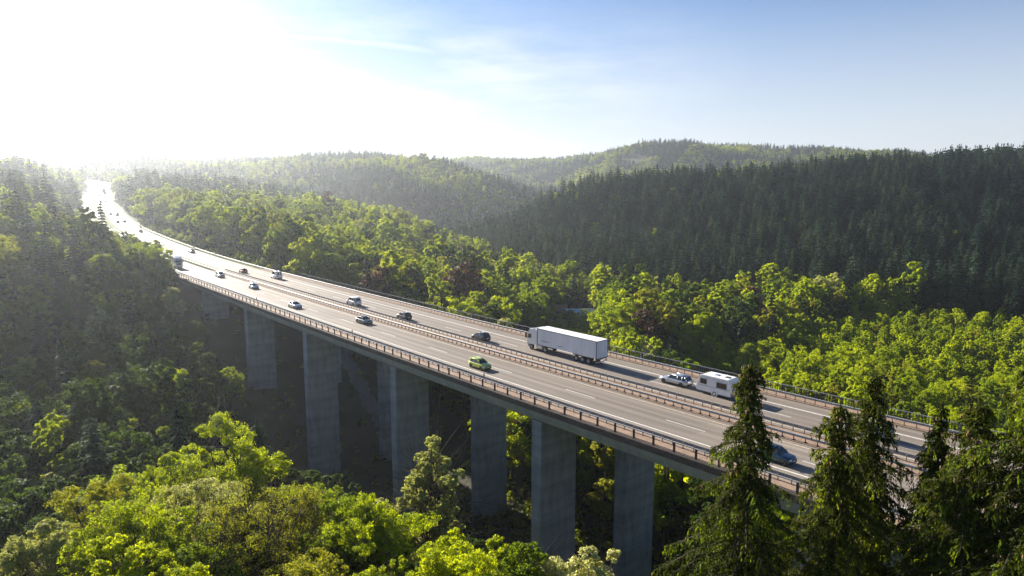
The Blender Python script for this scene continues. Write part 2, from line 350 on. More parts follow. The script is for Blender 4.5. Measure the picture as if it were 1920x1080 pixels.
def ground_z(x, y, raw=False):
    x = np.atleast_1d(np.asarray(x, float)); y = np.atleast_1d(np.asarray(y, float)); res = np.empty(len(x))
    for i in range(0, len(x), 20000):
        q = np.stack([x[i:i+20000], y[i:i+20000]], 1)/_TS
        d2 = ((q[:, None]-_TX[None])**2).sum(-1); K = .5*d2*np.log(d2+1e-12)
        res[i:i+20000] = K@_TW[:-3]+_TW[-3]+q@_TW[-2:]
    res += 1.1*np.sin(x*.031+1.3*np.sin(y*.017))*np.cos(y*.027+.9)+.5*np.sin(x*.11+y*.07)*np.sin(y*.13-x*.05)
    far = np.clip((np.hypot(x, y)-700)/500, 0, 1)
    res += far*(11*np.sin(x*.012+y*.006)*np.sin(y*.008+1)+4.5*np.sin(x*.029+2)*np.sin(y*.021))
    res = np.maximum(res, -37.5+0*res)
    # road corridor
    for i in range(0, len(x), 20000):
        xs = x[i:i+20000]; ys = y[i:i+20000]; r = res[i:i+20000]
        d2 = (xs[:, None]-RC[_rs, 0][None])**2+(ys[:, None]-RC[_rs, 1][None])**2; j = d2.argmin(1); dd = np.sqrt(d2[np.arange(len(xs)), j])
        s = RA[_rs][j]; zr = RC[_rs, 2][j]
        k = np.clip((dd-21)/22, 0, 1); k = k*k*(3-2*k)
        cor = (zr-1.3)*(1-k)+r*k
        e = np.clip((s-(BR1-4))/10, 0, 1)
        r2 = r*(1-e)+cor*e
        under = (s <= BR1) & (s > BR0) & (dd < 19)
        r2 = np.where(under, np.minimum(r2, np.where(s > BR1-8, -1.2-(BR1-s)*.0, -4.5)), r2)
        res[i:i+20000] = r2
    return res

def grid_axis(lo, hi, mid0, mid1, fine, coarse):
    a = [mid0]
    while a[-1] < mid1: a.append(a[-1]+fine)
    st = fine
    while a[-1] < hi: st = min(st*1.12, coarse); a.append(a[-1]+st)
    b = [mid0]; st = fine
    while b[-1] > lo: st = min(st*1.12, coarse); b.append(b[-1]-st)
    return np.array(b[:0:-1]+a)
gx = grid_axis(-1500, 1700, -240, 190, 4.0, 45); gy = grid_axis(-300, 2700, 20, 480, 4.0, 45)
GX, GY = np.meshgrid(gx, gy); GZ = ground_z(GX.ravel(), GY.ravel())
nx, ny = len(gx), len(gy)
ii = (np.arange(ny-1)[:, None]*nx+np.arange(nx-1)[None]).ravel()
gm = fast_mesh('ground', np.stack([GX.ravel(), GY.ravel(), GZ], 1), np.stack([ii, ii+1, ii+nx+1, ii+nx], 1), [M['ground']])
gm.polygons.foreach_set('use_smooth', [True]*len(gm.polygons))
tag(link('ground', gm), kind='structure')

# ------------------------------------------------------------------ sweeps along the road
def sweep_mesh(name, prof, s0, s1, step, mats, closed=True, uv=False, thin=False):
    ss = list(np.arange(s0, s1, step))+[s1]; verts = []; n = len(prof)
    for s in ss:
        for o, z in prof: verts.append(tuple(rp_(s, o, z)))
    fs = []; cnt = n if closed else n-1
    for i in range(len(ss)-1):
        for q in range(cnt): fs.append((i*n+q, i*n+(q+1) % n, (i+1)*n+(q+1) % n, (i+1)*n+q))
    if closed: fs += [tuple(range(n))[::-1], tuple((len(ss)-1)*n+q for q in range(n))]
    me = bpy.data.meshes.new(name); me.from_pydata(verts, [], fs)
    for m_ in mats: me.materials.append(m_)
    if uv:
        u = me.uv_layers.new(name='UVMap'); data = []
        for p in me.polygons:
            for li in p.loop_indices:
                v = me.loops[li].vertex_index; data += [ss[v//n], prof[v % n][0]]
        u.data.foreach_set('uv', data)
    me.update()
    return me
def rect(o0, o1, z0, z1): return [(o0, z0), (o1, z0), (o1, z1), (o0, z1)]

for nm, o0, o1 in (('road', -12.3, -1.75), ('road', 1.75, 12.3)):
    tag(link(nm, sweep_mesh('road', [(o0, 0), (o1, 0)], BR0, SEND, 4, [M['asphalt']], False, True)), kind='structure')
# verge and grassy median beyond the viaduct
tag(link('grass_verge', sweep_mesh('grass_verge', [(-19, -1.6), (-14.5, -.3), (-12.5, -.02), (-12.3, -.004)], BR1, SEND, 4, [M['verge']], False)), kind='structure')
tag(link('grass_verge', sweep_mesh('grass_verge', [(12.3, -.004), (12.5, -.02), (16, -.1), (22, -1.6)], BR1, SEND, 4, [M['verge']], False)), kind='structure')
tag(link('grass_median', sweep_mesh('grass_median', [(-1.8, -.01), (-.9, .1), (.9, .1), (1.8, -.01)], 240, SEND, 4, [M['verge']], False)), kind='structure')
# painted lines
mb = MB()
def strip(mb, s0, s1, o, wd, z, m=0):
    ss = list(np.arange(s0, s1, 4.0))+[s1]
    vs = []
    for s in ss: vs += [rp_(s, o-wd/2, z), rp_(s, o+wd/2, z)]
    mb.add(vs, [(2*i, 2*i+1, 2*i+3, 2*i+2) for i in range(len(ss)-1)], m)
for o in (-9.9, 9.5): strip(mb, BR0, SEND, o, .26, .006)
for o in (-2.55, 2.55): strip(mb, BR0, SEND, o, .2, .006, 1)
for k in range(-6, 60):
    strip(mb, 44+16.8*k, 49.4+16.8*k, -6.3, .16, .006)
    strip(mb, 56.5+16.8*k, 61.9+16.8*k, 5.9, .16, .006)
for k in range(-8, 40): strip(mb, 12+k*8.4, 12.25+k*8.4, -2.9, .8, .0065, 1) if False else None
tag(mb.build('road_markings', [M['line'], M['line_worn']]), kind='structure')

# ------------------------------------------------------------------ the viaduct
via = thing('viaduct', 'long concrete motorway viaduct on tall wall piers crossing the wooded valley', 'viaduct', (0, 0, 0))
link('deck_slab', sweep_mesh('deck_slab', rect(-14.25, 14.25, -.42, -.012), BR0, BR1, 5, [M['concrete']]), via)
link('edge_beam', sweep_mesh('edge_beam', [(-14.85,-.62),(-14.26,-.62),(-14.26,.16),(-14.80,.20),(-14.85,.1)], BR0, BR1, 5, [M['edge_beam']]), via)
link('edge_beam', sweep_mesh('edge_beam', rect(14.26, 14.85, -.62, .2), BR0, BR1, 5, [M['edge_beam']]), via)
link('kerb_strip', sweep_mesh('kerb_strip', [(-14.25,-.008),(-12.3,-.008),(-12.3,.10),(-12.45,.13),(-14.25,.13)], BR0, BR1, 5, [M['sand_strip']]), via)
link('kerb_strip', sweep_mesh('kerb_strip', [(12.3,-.008),(14.25,-.008),(14.25,.13),(12.45,.13),(12.3,.10)], BR0, BR1, 5, [M['sand_strip']]), via)
link('median_strip', sweep_mesh('median_strip', [(-1.75,-.008),(1.75,-.008),(1.75,.08),(1.6,.11),(-1.6,.11),(-1.75,.08)], BR0, 240, 5, [M['sand_strip']]), via)
link('girder', sweep_mesh('girder', [(-14.0,-.43),(-.9,-.43),(-1.6,-2.3),(-13.5,-2.3),(-13.85,-1.6)], BR0, BR1, 5, [M['girder_concrete']]), via)
link('girder', sweep_mesh('girder', [(.9,-.43),(14.0,-.43),(13.85,-1.6),(13.5,-2.3),(1.6,-2.3)], BR0, BR1, 5, [M['girder_concrete']]), via)
PIERS = [65+36.1*k for k in range(-3, 5)]
for s in PIERS:
    for o0, o1 in ((-13.1, -6.3), (4.4, 11.9)):
        c = rp_(s, (o0+o1)/2); L2 = (o1-o0)/2; a = rdir(s)
        zb = float(min(ground_z([c.x], [c.y])[0], -6))-2.5
        m_ = MB(); ch = .12; T_ = 1.0
        ring = [(T_-ch,-L2),(T_,-L2+ch),(T_,L2-ch),(T_-ch,L2),(-T_+ch,L2),(-T_,L2-ch),(-T_,-L2+ch),(-T_+ch,-L2)]
        m_.loft([[(x*1.0, y, z) for x, y in ring] for z in (zb, -2.62)])
        m_.box(-.7, .7, -L2*.82, -L2*.55, -2.62, -2.30); m_.box(-.7, .7, L2*.55, L2*.82, -2.62, -2.30)
        p = m_.build('pier', M['concrete'], via); p.location = (c.x, c.y, 0); p.rotation_euler = (0, 0, a)
for s, sg in ((BR1-1.2, 1), (BR0+1.2, -1)):
    c = rp_(s, 0); m_ = MB()
    m_.box(-1.1, 1.1, -14.2, 14.2, -12, -2.31)
    for y in (-14.2, 13.7): m_.box(*((1.12, 9) if sg > 0 else (-9, -1.12)), y, y+.5, -9, -.5)
    p = m_.build('abutment', M['girder_concrete'], via); p.location = (c.x, c.y, 0); p.rotation_euler = (0, 0, rdir(s))

# ------------------------------------------------------------------ barriers and fences: posts copied one by one
def barrier(name, label, cat, group, o, side, post_me, dp, s0, s1, rails, ps0=None, ps1=None, zp=.12, postname='post'):
    root = thing(name, label, cat, tuple(rp_(60, o, zp)), 0, group)
    inv = Matrix.Translation(-Vector(root.location))
    for rn, prof, rm in rails:
        me = sweep_mesh(rn, [(o+side*a, z+zp) for a, z in prof], s0, s1, 3, [rm]); me.transform(inv); link(rn, me, root)
    ps = np.arange(ps0 if ps0 is not None else s0, ps1 if ps1 is not None else s1, dp)
    vis = [s for s in ps if s >= 8]
    solo = set(round(float(x), 3) for x in vis[:100])
    rest_v, rest_f = [], []
    pv = [v.co.copy() for v in post_me.vertices]; pf = [tuple(p.vertices) for p in post_me.polygons]
    for s in ps:
        q = rp_(s, o, zp); rz = rdir(s)-math.pi/2+(math.pi if side < 0 else 0)
        Mx = Matrix.Translation(q-Vector(root.location)) @ Matrix.Rotation(rz, 4, 'Z')
        if round(float(s), 3) in solo:
            p = link(postname, post_me, root); p.matrix_local = Mx
        else:
            b = len(rest_v); rest_v += [tuple(Mx @ v) for v in pv]; rest_f += [tuple(b+i for i in f) for f in pf]
    if rest_v:
        me = bpy.data.meshes.new('posts'); me.from_pydata(rest_v, [], rest_f); me.materials.append(post_me.materials[0])
        r = link('far_posts', me, root); r['kind'] = 'stuff'
    return root
# local frame of posts: x = away from the road centre (side), y = along the road
pm = MB(); pm.box(-.05, .05, -.035, .035, 0, .62); pm.box(-.14, -.05, -.03, .03, .5, .6)
gpost = pm.mesh('guard_post', M['steel'])
pm = MB(); pm.box(-.05, .05, -.035, .035, 0, .62); pm.box(-.3, .14, -.10, .10, 0, .05); pm.box(-.14, -.05, -.05, .05, .5, .66)  # low dark plate stands in for the shadow at the post's foot
gpost2 = pm.mesh('median_post', M['steel_dark'])
pm = MB(); pm.box(-.05, .05, -.035, .035, 0, .62); pm.box(-.2, .05, -.06, .06, .62, .68)
gpost3 = pm.mesh('bracket_post', M['steel'])
pm = MB(); pm.box(-.07, .07, -.11, .11, 0, 1.05)
fpost = pm.mesh('fence_post', M['fence_dark'])
wbeam = [(-.14,.45),(-.22,.50),(-.22,.56),(-.16,.60),(-.16,.63),(-.22,.67),(-.22,.73),(-.14,.78),(-.13,.78),(-.20,.72),(-.20,.68),(-.13,.62),(-.13,.61),(-.20,.56),(-.20,.51),(-.13,.45)]
wb2 = [(a+.02, z) for a, z in wbeam]
def wrail(): return ('beam', wbeam, M['steel'])
G1 = 'steel guardrails along the motorway'
barrier('guardrail', 'silver steel guardrail on the valley-facing near kerb strip, just inside the near parapet fence', 'guardrail', G1, -12.85, -1, gpost, 1.33, -60, 420, [wrail()], 0)
barrier('guardrail', 'median guardrail with dark flat plates standing in for post-foot shadows, facing the oncoming carriageway', 'guardrail', G1, -1.3, 1, gpost2, 1.33, -60, 420, [wrail()], 0, None, .1)
barrier('guardrail', 'median guardrail with bright top brackets, facing the lorry carriageway', 'guardrail', G1, 1.3, -1, gpost3, 1.33, -60, 236, [wrail()], 0, None, .1)
barrier('guardrail', 'silver guardrail along the outer shoulder beside the far parapet fence', 'guardrail', G1, 12.85, 1, gpost, 1.33, -60, 700, [wrail()], 0, 420)
G2 = 'dark parapet fences on the viaduct edges'
frail = [('top_rail', [(-.05,1.02),(.05,1.02),(.05,1.10),(-.05,1.10)], M['steel']), ('bottom_rail', [(-.03,.08),(.03,.08),(.03,.13),(-.03,.13)], M['fence_dark'])]
for o, sd_, lb in ((-14.5, -1, 'dark parapet fence with broad posts on the near edge of the viaduct above the piers'), (14.5, 1, 'dark close-barred parapet fence on the far viaduct edge before bright green trees')):
    f = barrier('parapet_fence', lb, 'fence', G2, o, sd_, fpost, 2.66, -60, 232 if o < 0 else 205, frail, 0, None, .2)
    ib = MB(); base = Vector(f.location); dz = .17 if o > 0 else 0.0
    for s in np.arange(0, 205 if o > 0 else 0, .34):
        q = rp_(s, o, .2)-base; a = rdir(s); Mx = Matrix.Translation(q) @ Matrix.Rotation(a, 4, 'Z')
        ib.box(-.045, .045, -.012, .012, .13, 1.02, 0, Mx)
    if ib.v: ib.build('infill_bars', M['fence_dark'], f)

# delineator posts
def delineator(s, o, label, dark=False):
    q = rp_(s, o, .12); t = thing('delineator_post', label, 'marker post', tuple(q), rdir(s), 'marker posts beside the motorway')
    m_ = MB(); m_.loft([[(-.05*k,-.07*k,z),(.05*k,-.07*k,z),(.05*k,.07*k,z),(-.05*k,.07*k,z)] for z, k in ((0,1),(.95,1),(1.05,.6))])
    m_.build('shaft', M['white'] if not dark else M['steel_dark'], t)
    m_ = MB(); m_.box(-.055, .055, -.075, .075, .72, .88); m_.build('band', M['black'], t)
for s in (77, 117, 167): delineator(s, -12.2, 'small dark marker post on the near kerb strip %s' % {77: 'below the yellow-green hatchback', 117: 'ahead of the dark blue saloon', 167: 'beyond the silver saloon'}[s], True)
for s, l in ((69, 'beside the rear of the lorry'), (119, 'uphill of the black hatchbacks'), (167, 'between the two white vans'), (240, 'beyond the red car'), (285, 'next to the small silver car'), (345, 'at the foot of the big roadside trees')):
    delineator(s, 14.0, 'white marker post on the far road edge ' + l)
#@@PART2@@
# ------------------------------------------------------------------ vegetation: crowns as many small leaves on clumps
def unit(v): return v/np.maximum(np.linalg.norm(v, axis=-1, keepdims=True), 1e-9)
def cards(name, P, U, V, mats, midx=None, tint=None):
    n = len(P); vs = np.empty((n, 4, 3)); vs[:, 0] = P-U; vs[:, 1] = P+V; vs[:, 2] = P+U; vs[:, 3] = P-V
    return vs.reshape(-1, 3), np.arange(n*4).reshape(n, 4), tint, midx

def leaf_cloud(rng, H, Rr, base, K, k2, n, size, squash=1.0, flat=.5, top_heavy=.0, spread=1.0, hollow=.15, lobe=(.30, .44), reach=(.45, .80), sub=.34):
    """returns P,U,V,tint and main clump centres"""
    c0 = np.array([0, 0, (H+base)/2]); az = (H-base)/2*squash
    d = unit(rng.normal(size=(K, 3))); d[:, 2] = d[:, 2]*.9+top_heavy; rr = rng.uniform(*reach, (K, 1))
    mc = c0+d*rr*np.array([Rr, Rr, az]); mc[0] = (0, 0, H-Rr*.34)
    mr = Rr*rng.uniform(*lobe, K)*(1-.25*rr[:, 0])
    mc[:, 2] = np.minimum(mc[:, 2], H-mr*.9); mc[:, 2] = np.maximum(mc[:, 2], base+mr*.5)
    sd_ = unit(rng.normal(size=(K, k2, 3))); sd_[..., 2] += .25; sd_ = unit(sd_)
    sc = mc[:, None]+sd_*(mr[:, None, None]*rng.uniform(.72, 1.02, (K, k2, 1)))*np.array([1.12, 1.12, .85])
    sr = np.repeat(mr*sub*spread, k2); sc = sc.reshape(-1, 3); so = sd_.reshape(-1, 3)
    pick = rng.integers(0, len(sc), n); g = rng.normal(size=(n, 3)); g = unit(g)*rng.uniform(.1, 1, (n, 1))**.6
    g[:, 2] *= .75
    P = sc[pick]+g*sr[pick, None]
    # skip those lying deep inside another clump
    deep = np.zeros(n, bool)
    for k in range(K): deep |= (np.linalg.norm(P-mc[k], axis=1) < mr[k]*.55)
    keep = ~deep | (rng.random(n) < hollow); P = P[keep]; pick = pick[keep]; g = g[keep]; n = len(P)
    nr = unit(.55*so[pick]+.35*g+np.array([0, 0, flat])+.55*rng.normal(size=(n, 3)))
    t = unit(np.cross(nr, rng.normal(size=(n, 3)))); b = np.cross(nr, t)
    s = size*rng.uniform(.65, 1.25, (n, 1)); U = t*s; V = b*s*.62
    ct = rng.random(len(sc)); tint = np.clip(.5*ct[pick]+.5*rng.random(n), 0, 1)
    return P, U, V, tint, mc

def limb_mesh(rng, H, base, mc, r0, mats, twigs=None):
    m_ = MB(); lean = rng.normal(size=2)*.02*H
    top = Vector((lean[0], lean[1], base+(H-base)*.55)); pts = [Vector((0,0,-1.0)), Vector((lean[0]*.2, lean[1]*.2, base*.6)), Vector((lean[0]*.6, lean[1]*.6, base+(H-base)*.2)), top]
    m_.tube(pts, [r0*1.25, r0, r0*.72, r0*.3], 7)
    for c in mc:
        c = Vector(c); f = rng.uniform(.1, .8); st = pts[1].lerp(top, f)
        if st.z > c.z-.3: st = pts[1].lerp(top, .1)
        mid = st.lerp(c, .5)+Vector((0, 0, -.06*(c-st).length)); r = r0*.42*(1-.5*f)
        m_.tube([st, mid, c], [r, r*.6, r*.15], 5, cap=False)
        if twigs:
            for _ in range(twigs):
                e = c+Vector(rng.normal(size=3))*(.16*H*.8); s_ = mid.lerp(c, rng.uniform(.2, .9))
                m_.tube([s_, s_.lerp(e, .5)+Vector((0, 0, .1)), e], [r*.3, r*.18, r*.05], 4, cap=False)
    return m_.mesh('trunk', mats, True)

PLANT_MESH = {}
def broadleaf_meshes(key, seed, H, Rr, base, K, k2, n, size, matname, twigs=None, bark='bark', **kw):
    rng = np.random.default_rng(seed); P, U, V, tint, mc = leaf_cloud(rng, H, Rr, base, K, k2, n, size, **kw)
    vs, fs, tn, _ = cards('', P, U, V, None, None, tint)
    cm = fast_mesh('crown_'+key, vs, fs, [M[matname]], None, tint)
    tm = limb_mesh(rng, H, base, mc, .018*H+.03, M[bark], twigs)
    return cm, tm

def conifer_cloud(rng, H, Rr, n, size, base=.08, power=.9, wh=.75, nb=7, droop=.35):
    nw = int(H*(1-base)/wh); hw = base*H+np.arange(nw)*wh
    wgt = (1-(hw/H))**1.0+.05; w_ = rng.choice(nw, n, p=wgt/wgt.sum()); z0 = hw[w_]
    bl = rng.uniform(.72, 1.12, (nw, nb)); ba = rng.uniform(0, 6.28, (nw, 1))+np.arange(nb)[None]*6.283/nb+rng.normal(size=(nw, nb))*.22
    b_ = rng.integers(0, nb, n); ang = ba[w_, b_]; length = Rr*np.clip(1-z0/H, 0, 1)**power*bl[w_, b_]+.12
    t = rng.uniform(.12, 1, n)**.7; rad = length*t
    z = z0-droop*length*t**1.4+.10*length*(t > .85)+wh*.3
    side = rng.normal(size=n)*.16*length*(1.15-t)+rng.normal(size=n)*.05
    ca, sa = np.cos(ang), np.sin(ang)
    P = np.stack([rad*ca-side*sa, rad*sa+side*ca, z+rng.normal(size=n)*.06], 1)
    sp_ = rng.normal(size=n)*.55
    U = np.stack([np.cos(ang+sp_), np.sin(ang+sp_), -.35-.3*rng.random(n)], 1); U = unit(U)
    Vv = unit(np.cross(U, np.array([0, 0, 1.0])+.5*rng.normal(size=(n, 3)))); s = size*rng.uniform(.6, 1.2, (n, 1))
    k = int(max(6, n*.012)); P[:k] = np.stack([np.zeros(k), np.zeros(k), H*(1-.1*rng.random(k)**2)], 1); U[:k] = unit(np.array([0, 0, 1])+.25*rng.normal(size=(k, 3))); s[:k] *= .6
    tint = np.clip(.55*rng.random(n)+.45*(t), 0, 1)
    return P, U*s, Vv*s*.42, tint
def trunk_mesh(H, r, mt):
    m_ = MB(); m_.tube([(0,0,-1.5),(0,0,H*.5),(0,0,H*.96)], [r*1.2, r*.7, r*.08], 7); return m_.mesh('trunk', mt, True)

# prototype shapes, unit kept in metres; LOD 1 = middle distance, 2 = far, 3 = very far
PROTO = {}
LM = ['leaf_fresh', 'leaf_mid', 'leaf_dark', 'leaf_olive', 'leaf_pale', 'leaf_copper']
def make_protos():
    shapes = [dict(H=15, Rr=4.7, base=1.8, K=12), dict(H=15, Rr=3.9, base=1.4, K=11, top_heavy=.15), dict(H=15, Rr=5.4, base=2.0, K=14), dict(H=15, Rr=3.3, base=1.2, K=10)]
    for lod, (k2, n, size) in {1: (16, 15000, .20), 2: (10, 4200, .36), 3: (6, 900, .78)}.items():
        for i, s in enumerate(shapes):
            rng = np.random.default_rng(100*lod+i); kw = dict(s); H, Rr, base, K = kw.pop('H'), kw.pop('Rr'), kw.pop('base'), kw.pop('K')
            P, U, V, tint, mc = leaf_cloud(rng, H, Rr, base, K if lod < 3 else 9, k2, n, size, spread=1.05, lobe=(.36, .54), hollow=.08, **kw)
            vs, fs, _, _ = cards('', P, U, V, None)
            for mt in LM: PROTO[('b', lod, i, mt)] = fast_mesh('crown', vs, fs, [M[mt]], None, tint)
            PROTO[('bt', lod, i)] = limb_mesh(rng, H, base, mc if lod == 1 else mc[:4], .30, M['bark'])
    for lod, (n, size, wh) in {1: (7000, .42, .7), 2: (1900, .75, 1.0), 3: (520, 1.35, 1.6)}.items():
        for i, (Rr, pw) in enumerate([(3.5, .78), (4.4, .7), (2.8, .9)]):
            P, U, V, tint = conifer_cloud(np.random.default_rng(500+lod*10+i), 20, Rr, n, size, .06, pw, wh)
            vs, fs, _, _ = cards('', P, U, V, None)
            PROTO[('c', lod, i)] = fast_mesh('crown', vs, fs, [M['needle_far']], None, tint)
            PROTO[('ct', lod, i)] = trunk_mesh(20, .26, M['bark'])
make_protos()

def px(x, y, z):      # how large things show: used only to choose which trees become individuals
    th = math.atan(190/1280.0); c, s = math.cos(th), math.sin(th); zz = z-HCAM; d = y*c-zz*s; up = y*s+zz*c
    return 960+1280*x/d, 540-1280*up/d, d
def road_so(x, y):
    s = np.empty(len(x)); o = np.empty(len(x))
    for i in range(0, len(x), 20000):
        xs, ys = x[i:i+20000], y[i:i+20000]; d2 = (xs[:, None]-RC[_rs, 0])**2+(ys[:, None]-RC[_rs, 1])**2; j = _rs[d2.argmin(1)]
        s[i:i+20000] = RA[j]; o[i:i+20000] = (xs-RC[j, 0])*RN[j, 0]+(ys-RC[j, 1])*RN[j, 1]
    return s, o
def in_poly(x, y, poly):
    r = np.zeros(len(x), bool); j = len(poly)-1
    for i in range(len(poly)):
        xi, yi = poly[i]; xj, yj = poly[j]
        r ^= ((yi > y) != (yj > y)) & (x < (xj-xi)*(y-yi)/(yj-yi+1e-9)+xi); j = i
    return r
CON_HILL = [(-42,540),(-14,480),(20,425),(52,365),(70,335),(110,338),(150,350),(205,288),(300,245),(1200,180),(1200,960),(300,900),(0,780),(-45,660)]
def gridpts(x0, x1, y0, y1, sp_):
    xs = np.arange(x0, x1, sp_); ys = np.arange(y0, y1, sp_*.87); X, Y = np.meshgrid(xs, ys); X = X+(np.arange(len(ys)) % 2)[:, None]*sp_/2
    X = X.ravel()+RNG.uniform(-.36, .36, X.size)*sp_; Y = Y.ravel()+RNG.uniform(-.36, .36, Y.size)*sp_; return X, Y
def vis_cone(x, y, m_=1.0): return (y > 15) & (np.abs(x) < y*.78*m_+45)
allx, ally, allsp = [], [], []
for d0, d1, sp_ in ((0, 330, 6.3), (330, 620, 7.0), (620, 1050, 9.4), (1050, 1500, 10.0), (1500, 2300, 14.0)):
    X, Y = gridpts(-.85*d1-60, .85*d1+60, 20, d1+10, sp_); dist = np.hypot(X*.35, Y); k = (dist >= d0) & (dist < d1) & vis_cone(X, Y)
    allx.append(X[k]); ally.append(Y[k]); allsp.append(np.full(k.sum(), sp_))
X = np.concatenate(allx); Y = np.concatenate(ally); SPC = np.concatenate(allsp)
ex_, ey_ = gridpts(20, 330, 60, 290, 4.9); es_, eo_ = road_so(ex_, ey_); k = (eo_ > 20) & (es_ < 130) & (ex_ > 25+.12*ey_) & vis_cone(ex_, ey_); ex_, ey_ = ex_[k], ey_[k]
S_, O_ = road_so(X, Y); k = ~((O_ > 18) & (Y < 290) & (X > 25+.12*Y) & (S_ < 130))
X = np.r_[X[k], ex_]; Y = np.r_[Y[k], ey_]; SPC = np.r_[SPC[k], np.full(len(ex_), 4.9)]
S_, O_ = road_so(X, Y)
keep = np.ones(len(X), bool)
clr = np.sin(X*.017+3)*np.sin(Y*.012+X*.004)
keep &= ~((np.hypot(X, Y) > 650) & (clr > .90))
keep &= ~((S_ > BR1-4) & (O_ > -14.2) & (O_ < 18.5))
keep &= ~((S_ > BR1-4) & (S_ < 420) & (O_ > -14.2) & (O_ < 20.5))
keep &= ~((S_ <= BR1-4) & (O_ > -19.5) & (O_ < 20))
keep &= ~((S_ > 108) & (S_ < 215) & (O_ > -31+.0*S_) & (O_ < 33) & (O_ > np.where(S_ > 150, -21, -36)))
keep &= ~((Y < 74) & (S_ < 400) & (O_ < -19))                        # the hand-placed trees stand here
keep &= ~((np.hypot(X+30, Y-84) < 0))
keep &= ~((np.abs(X-28) < 13) & (Y > 308) & (Y < 345))                # open strip in front of the sheds
X, Y, SPC, S_, O_ = X[keep], Y[keep], SPC[keep], S_[keep], O_[keep]
Z = ground_z(X, Y)
D = np.hypot(X, Y)
hill = in_poly(X, Y, CON_HILL)
pn = np.sin(X*.021+1.7*np.sin(Y*.013))+np.sin(Y*.017+X*.009+2.0)+.7*np.sin(X*.05-Y*.035)
rnd = RNG.random(len(X)); rnd2 = RNG.random(len(X))
young = (O_ > 18) & (Y < 310) & (X > 25+.12*Y) & (S_ < 130)
left = (O_ < -10)
farz = (~hill) & (D > 520)
belt = (O_ > 10) & (S_ > 205) & (O_ < 110) & (S_ < 520)
con = np.zeros(len(X), bool)
con |= hill & (rnd < .955)
con |= farz & (pn > .45) & (rnd < .92)
con |= farz & (Y < 980) & (X > -260) & (X < 30) & (pn > -.5) & (rnd < .85)
con |= farz & (pn <= .75) & (rnd < .10)
con |= left & (Y < 520) & (rnd < np.where(D < 260, .10, .36))
con |= (~hill) & (~farz) & (~left) & (~young) & (~belt) & (rnd < .10)
zone = np.where(hill, 1, np.where(young, 2, np.where(left & (D <= 520), 3, np.where(belt, 4, np.where(farz, 5, 0)))))
HT = np.where(con, RNG.normal(20.5, 2.6, len(X)), RNG.normal(14.5, 2.2, len(X)))
HT = np.where(young & ~con, RNG.normal(10.2, 1.9, len(X)), HT)
HT = np.where((zone == 0) & ~con, RNG.normal(18.5, 3.2, len(X)), HT)
HT = np.where((zone == 1) & con, RNG.normal(22.5, 4.4, len(X)), HT)
HT = np.where(belt & ~con, RNG.normal(18.5, 2.3, len(X)), HT)
HT = np.where((zone == 0) & ~con & (rnd2 > .85), HT*1.22, HT); HT = np.where((zone == 0) & ~con & (rnd2 < .25), HT*.7, HT)
HT = np.where((zone == 3) & (O_ > -27), np.minimum(HT, np.where(S_ > 300, 9.5, 11.5)), HT)
HT = np.where((S_ < 100) & (O_ < 0) & (Y < 130), np.minimum(HT, 11.0), HT)
HT = np.where((np.abs(X-.095*Y) < 14) & (Y > 170) & (Y < 320), np.minimum(HT, 7.5), HT)
HT = np.where(zone == 1, HT*np.where(rnd2 > .9, 1.22, 1), HT)
hp = np.sin(X*.043+2*np.sin(Y*.03))*np.sin(Y*.051+1.2*np.sin(X*.027))
HT = np.where(zone == 1, HT*(1+.16*hp), HT)
HT = np.clip(HT, 4.5, 30)
def pickmat(z, r, p):
    if z == 2: return 'leaf_fresh' if r < .74 else 'leaf_mid' if r < .93 else 'leaf_olive'
    if z == 3: return 'leaf_mid' if r < .5 else 'leaf_dark' if r < .75 else 'leaf_olive' if r < .93 else 'leaf_pale'
    if z == 4: return 'leaf_mid' if r < .55 else 'leaf_dark' if r < .8 else 'leaf_olive' if r < .9 else 'leaf_fresh'
    if z == 5 and p < -.9: return 'leaf_fresh' if r < .6 else 'leaf_mid'
    if z == 5: return 'leaf_mid' if r < .5 else 'leaf_olive' if r < .72 else 'leaf_fresh' if r < .8 else 'leaf_dark'
    return 'leaf_mid' if r < .40 else 'leaf_fresh' if r < .74 else 'leaf_olive' if r < .80 else 'leaf_dark' if r < .94 else 'leaf_copper' if r < .96 else 'leaf_pale'
LOD = np.where(D < 250, 1, np.where(D < np.where(zone == 1, 720, 560), 2, 3))
WX = RNG.uniform(.86, 1.16, len(X)); WY = RNG.uniform(.86, 1.16, len(X)); SHP = RNG.integers(0, 4, len(X)); CSH = RNG.integers(0, 3, len(X)); ROT = RNG.uniform(0, 6.28, len(X))
WID = np.where(con, RNG.uniform(.9, 1.3, len(X))*(HT/20)**.6*np.where(zone == 1, 1.15, 1), np.maximum(RNG.uniform(.85, 1.12, len(X))*(HT/15), SPC/8.2))
WID = np.where((zone == 2) & ~con, WID*.88, WID)
MT = [None if con[i] else 'leaf_dark' if (zone[i] == 3 and D[i] < 235 and RNG.random() < .6) else pickmat(zone[i], RNG.random(), pn[i]) for i in range(len(X))]  # extra dark leaves on the near left slope paint its shade into the foliage
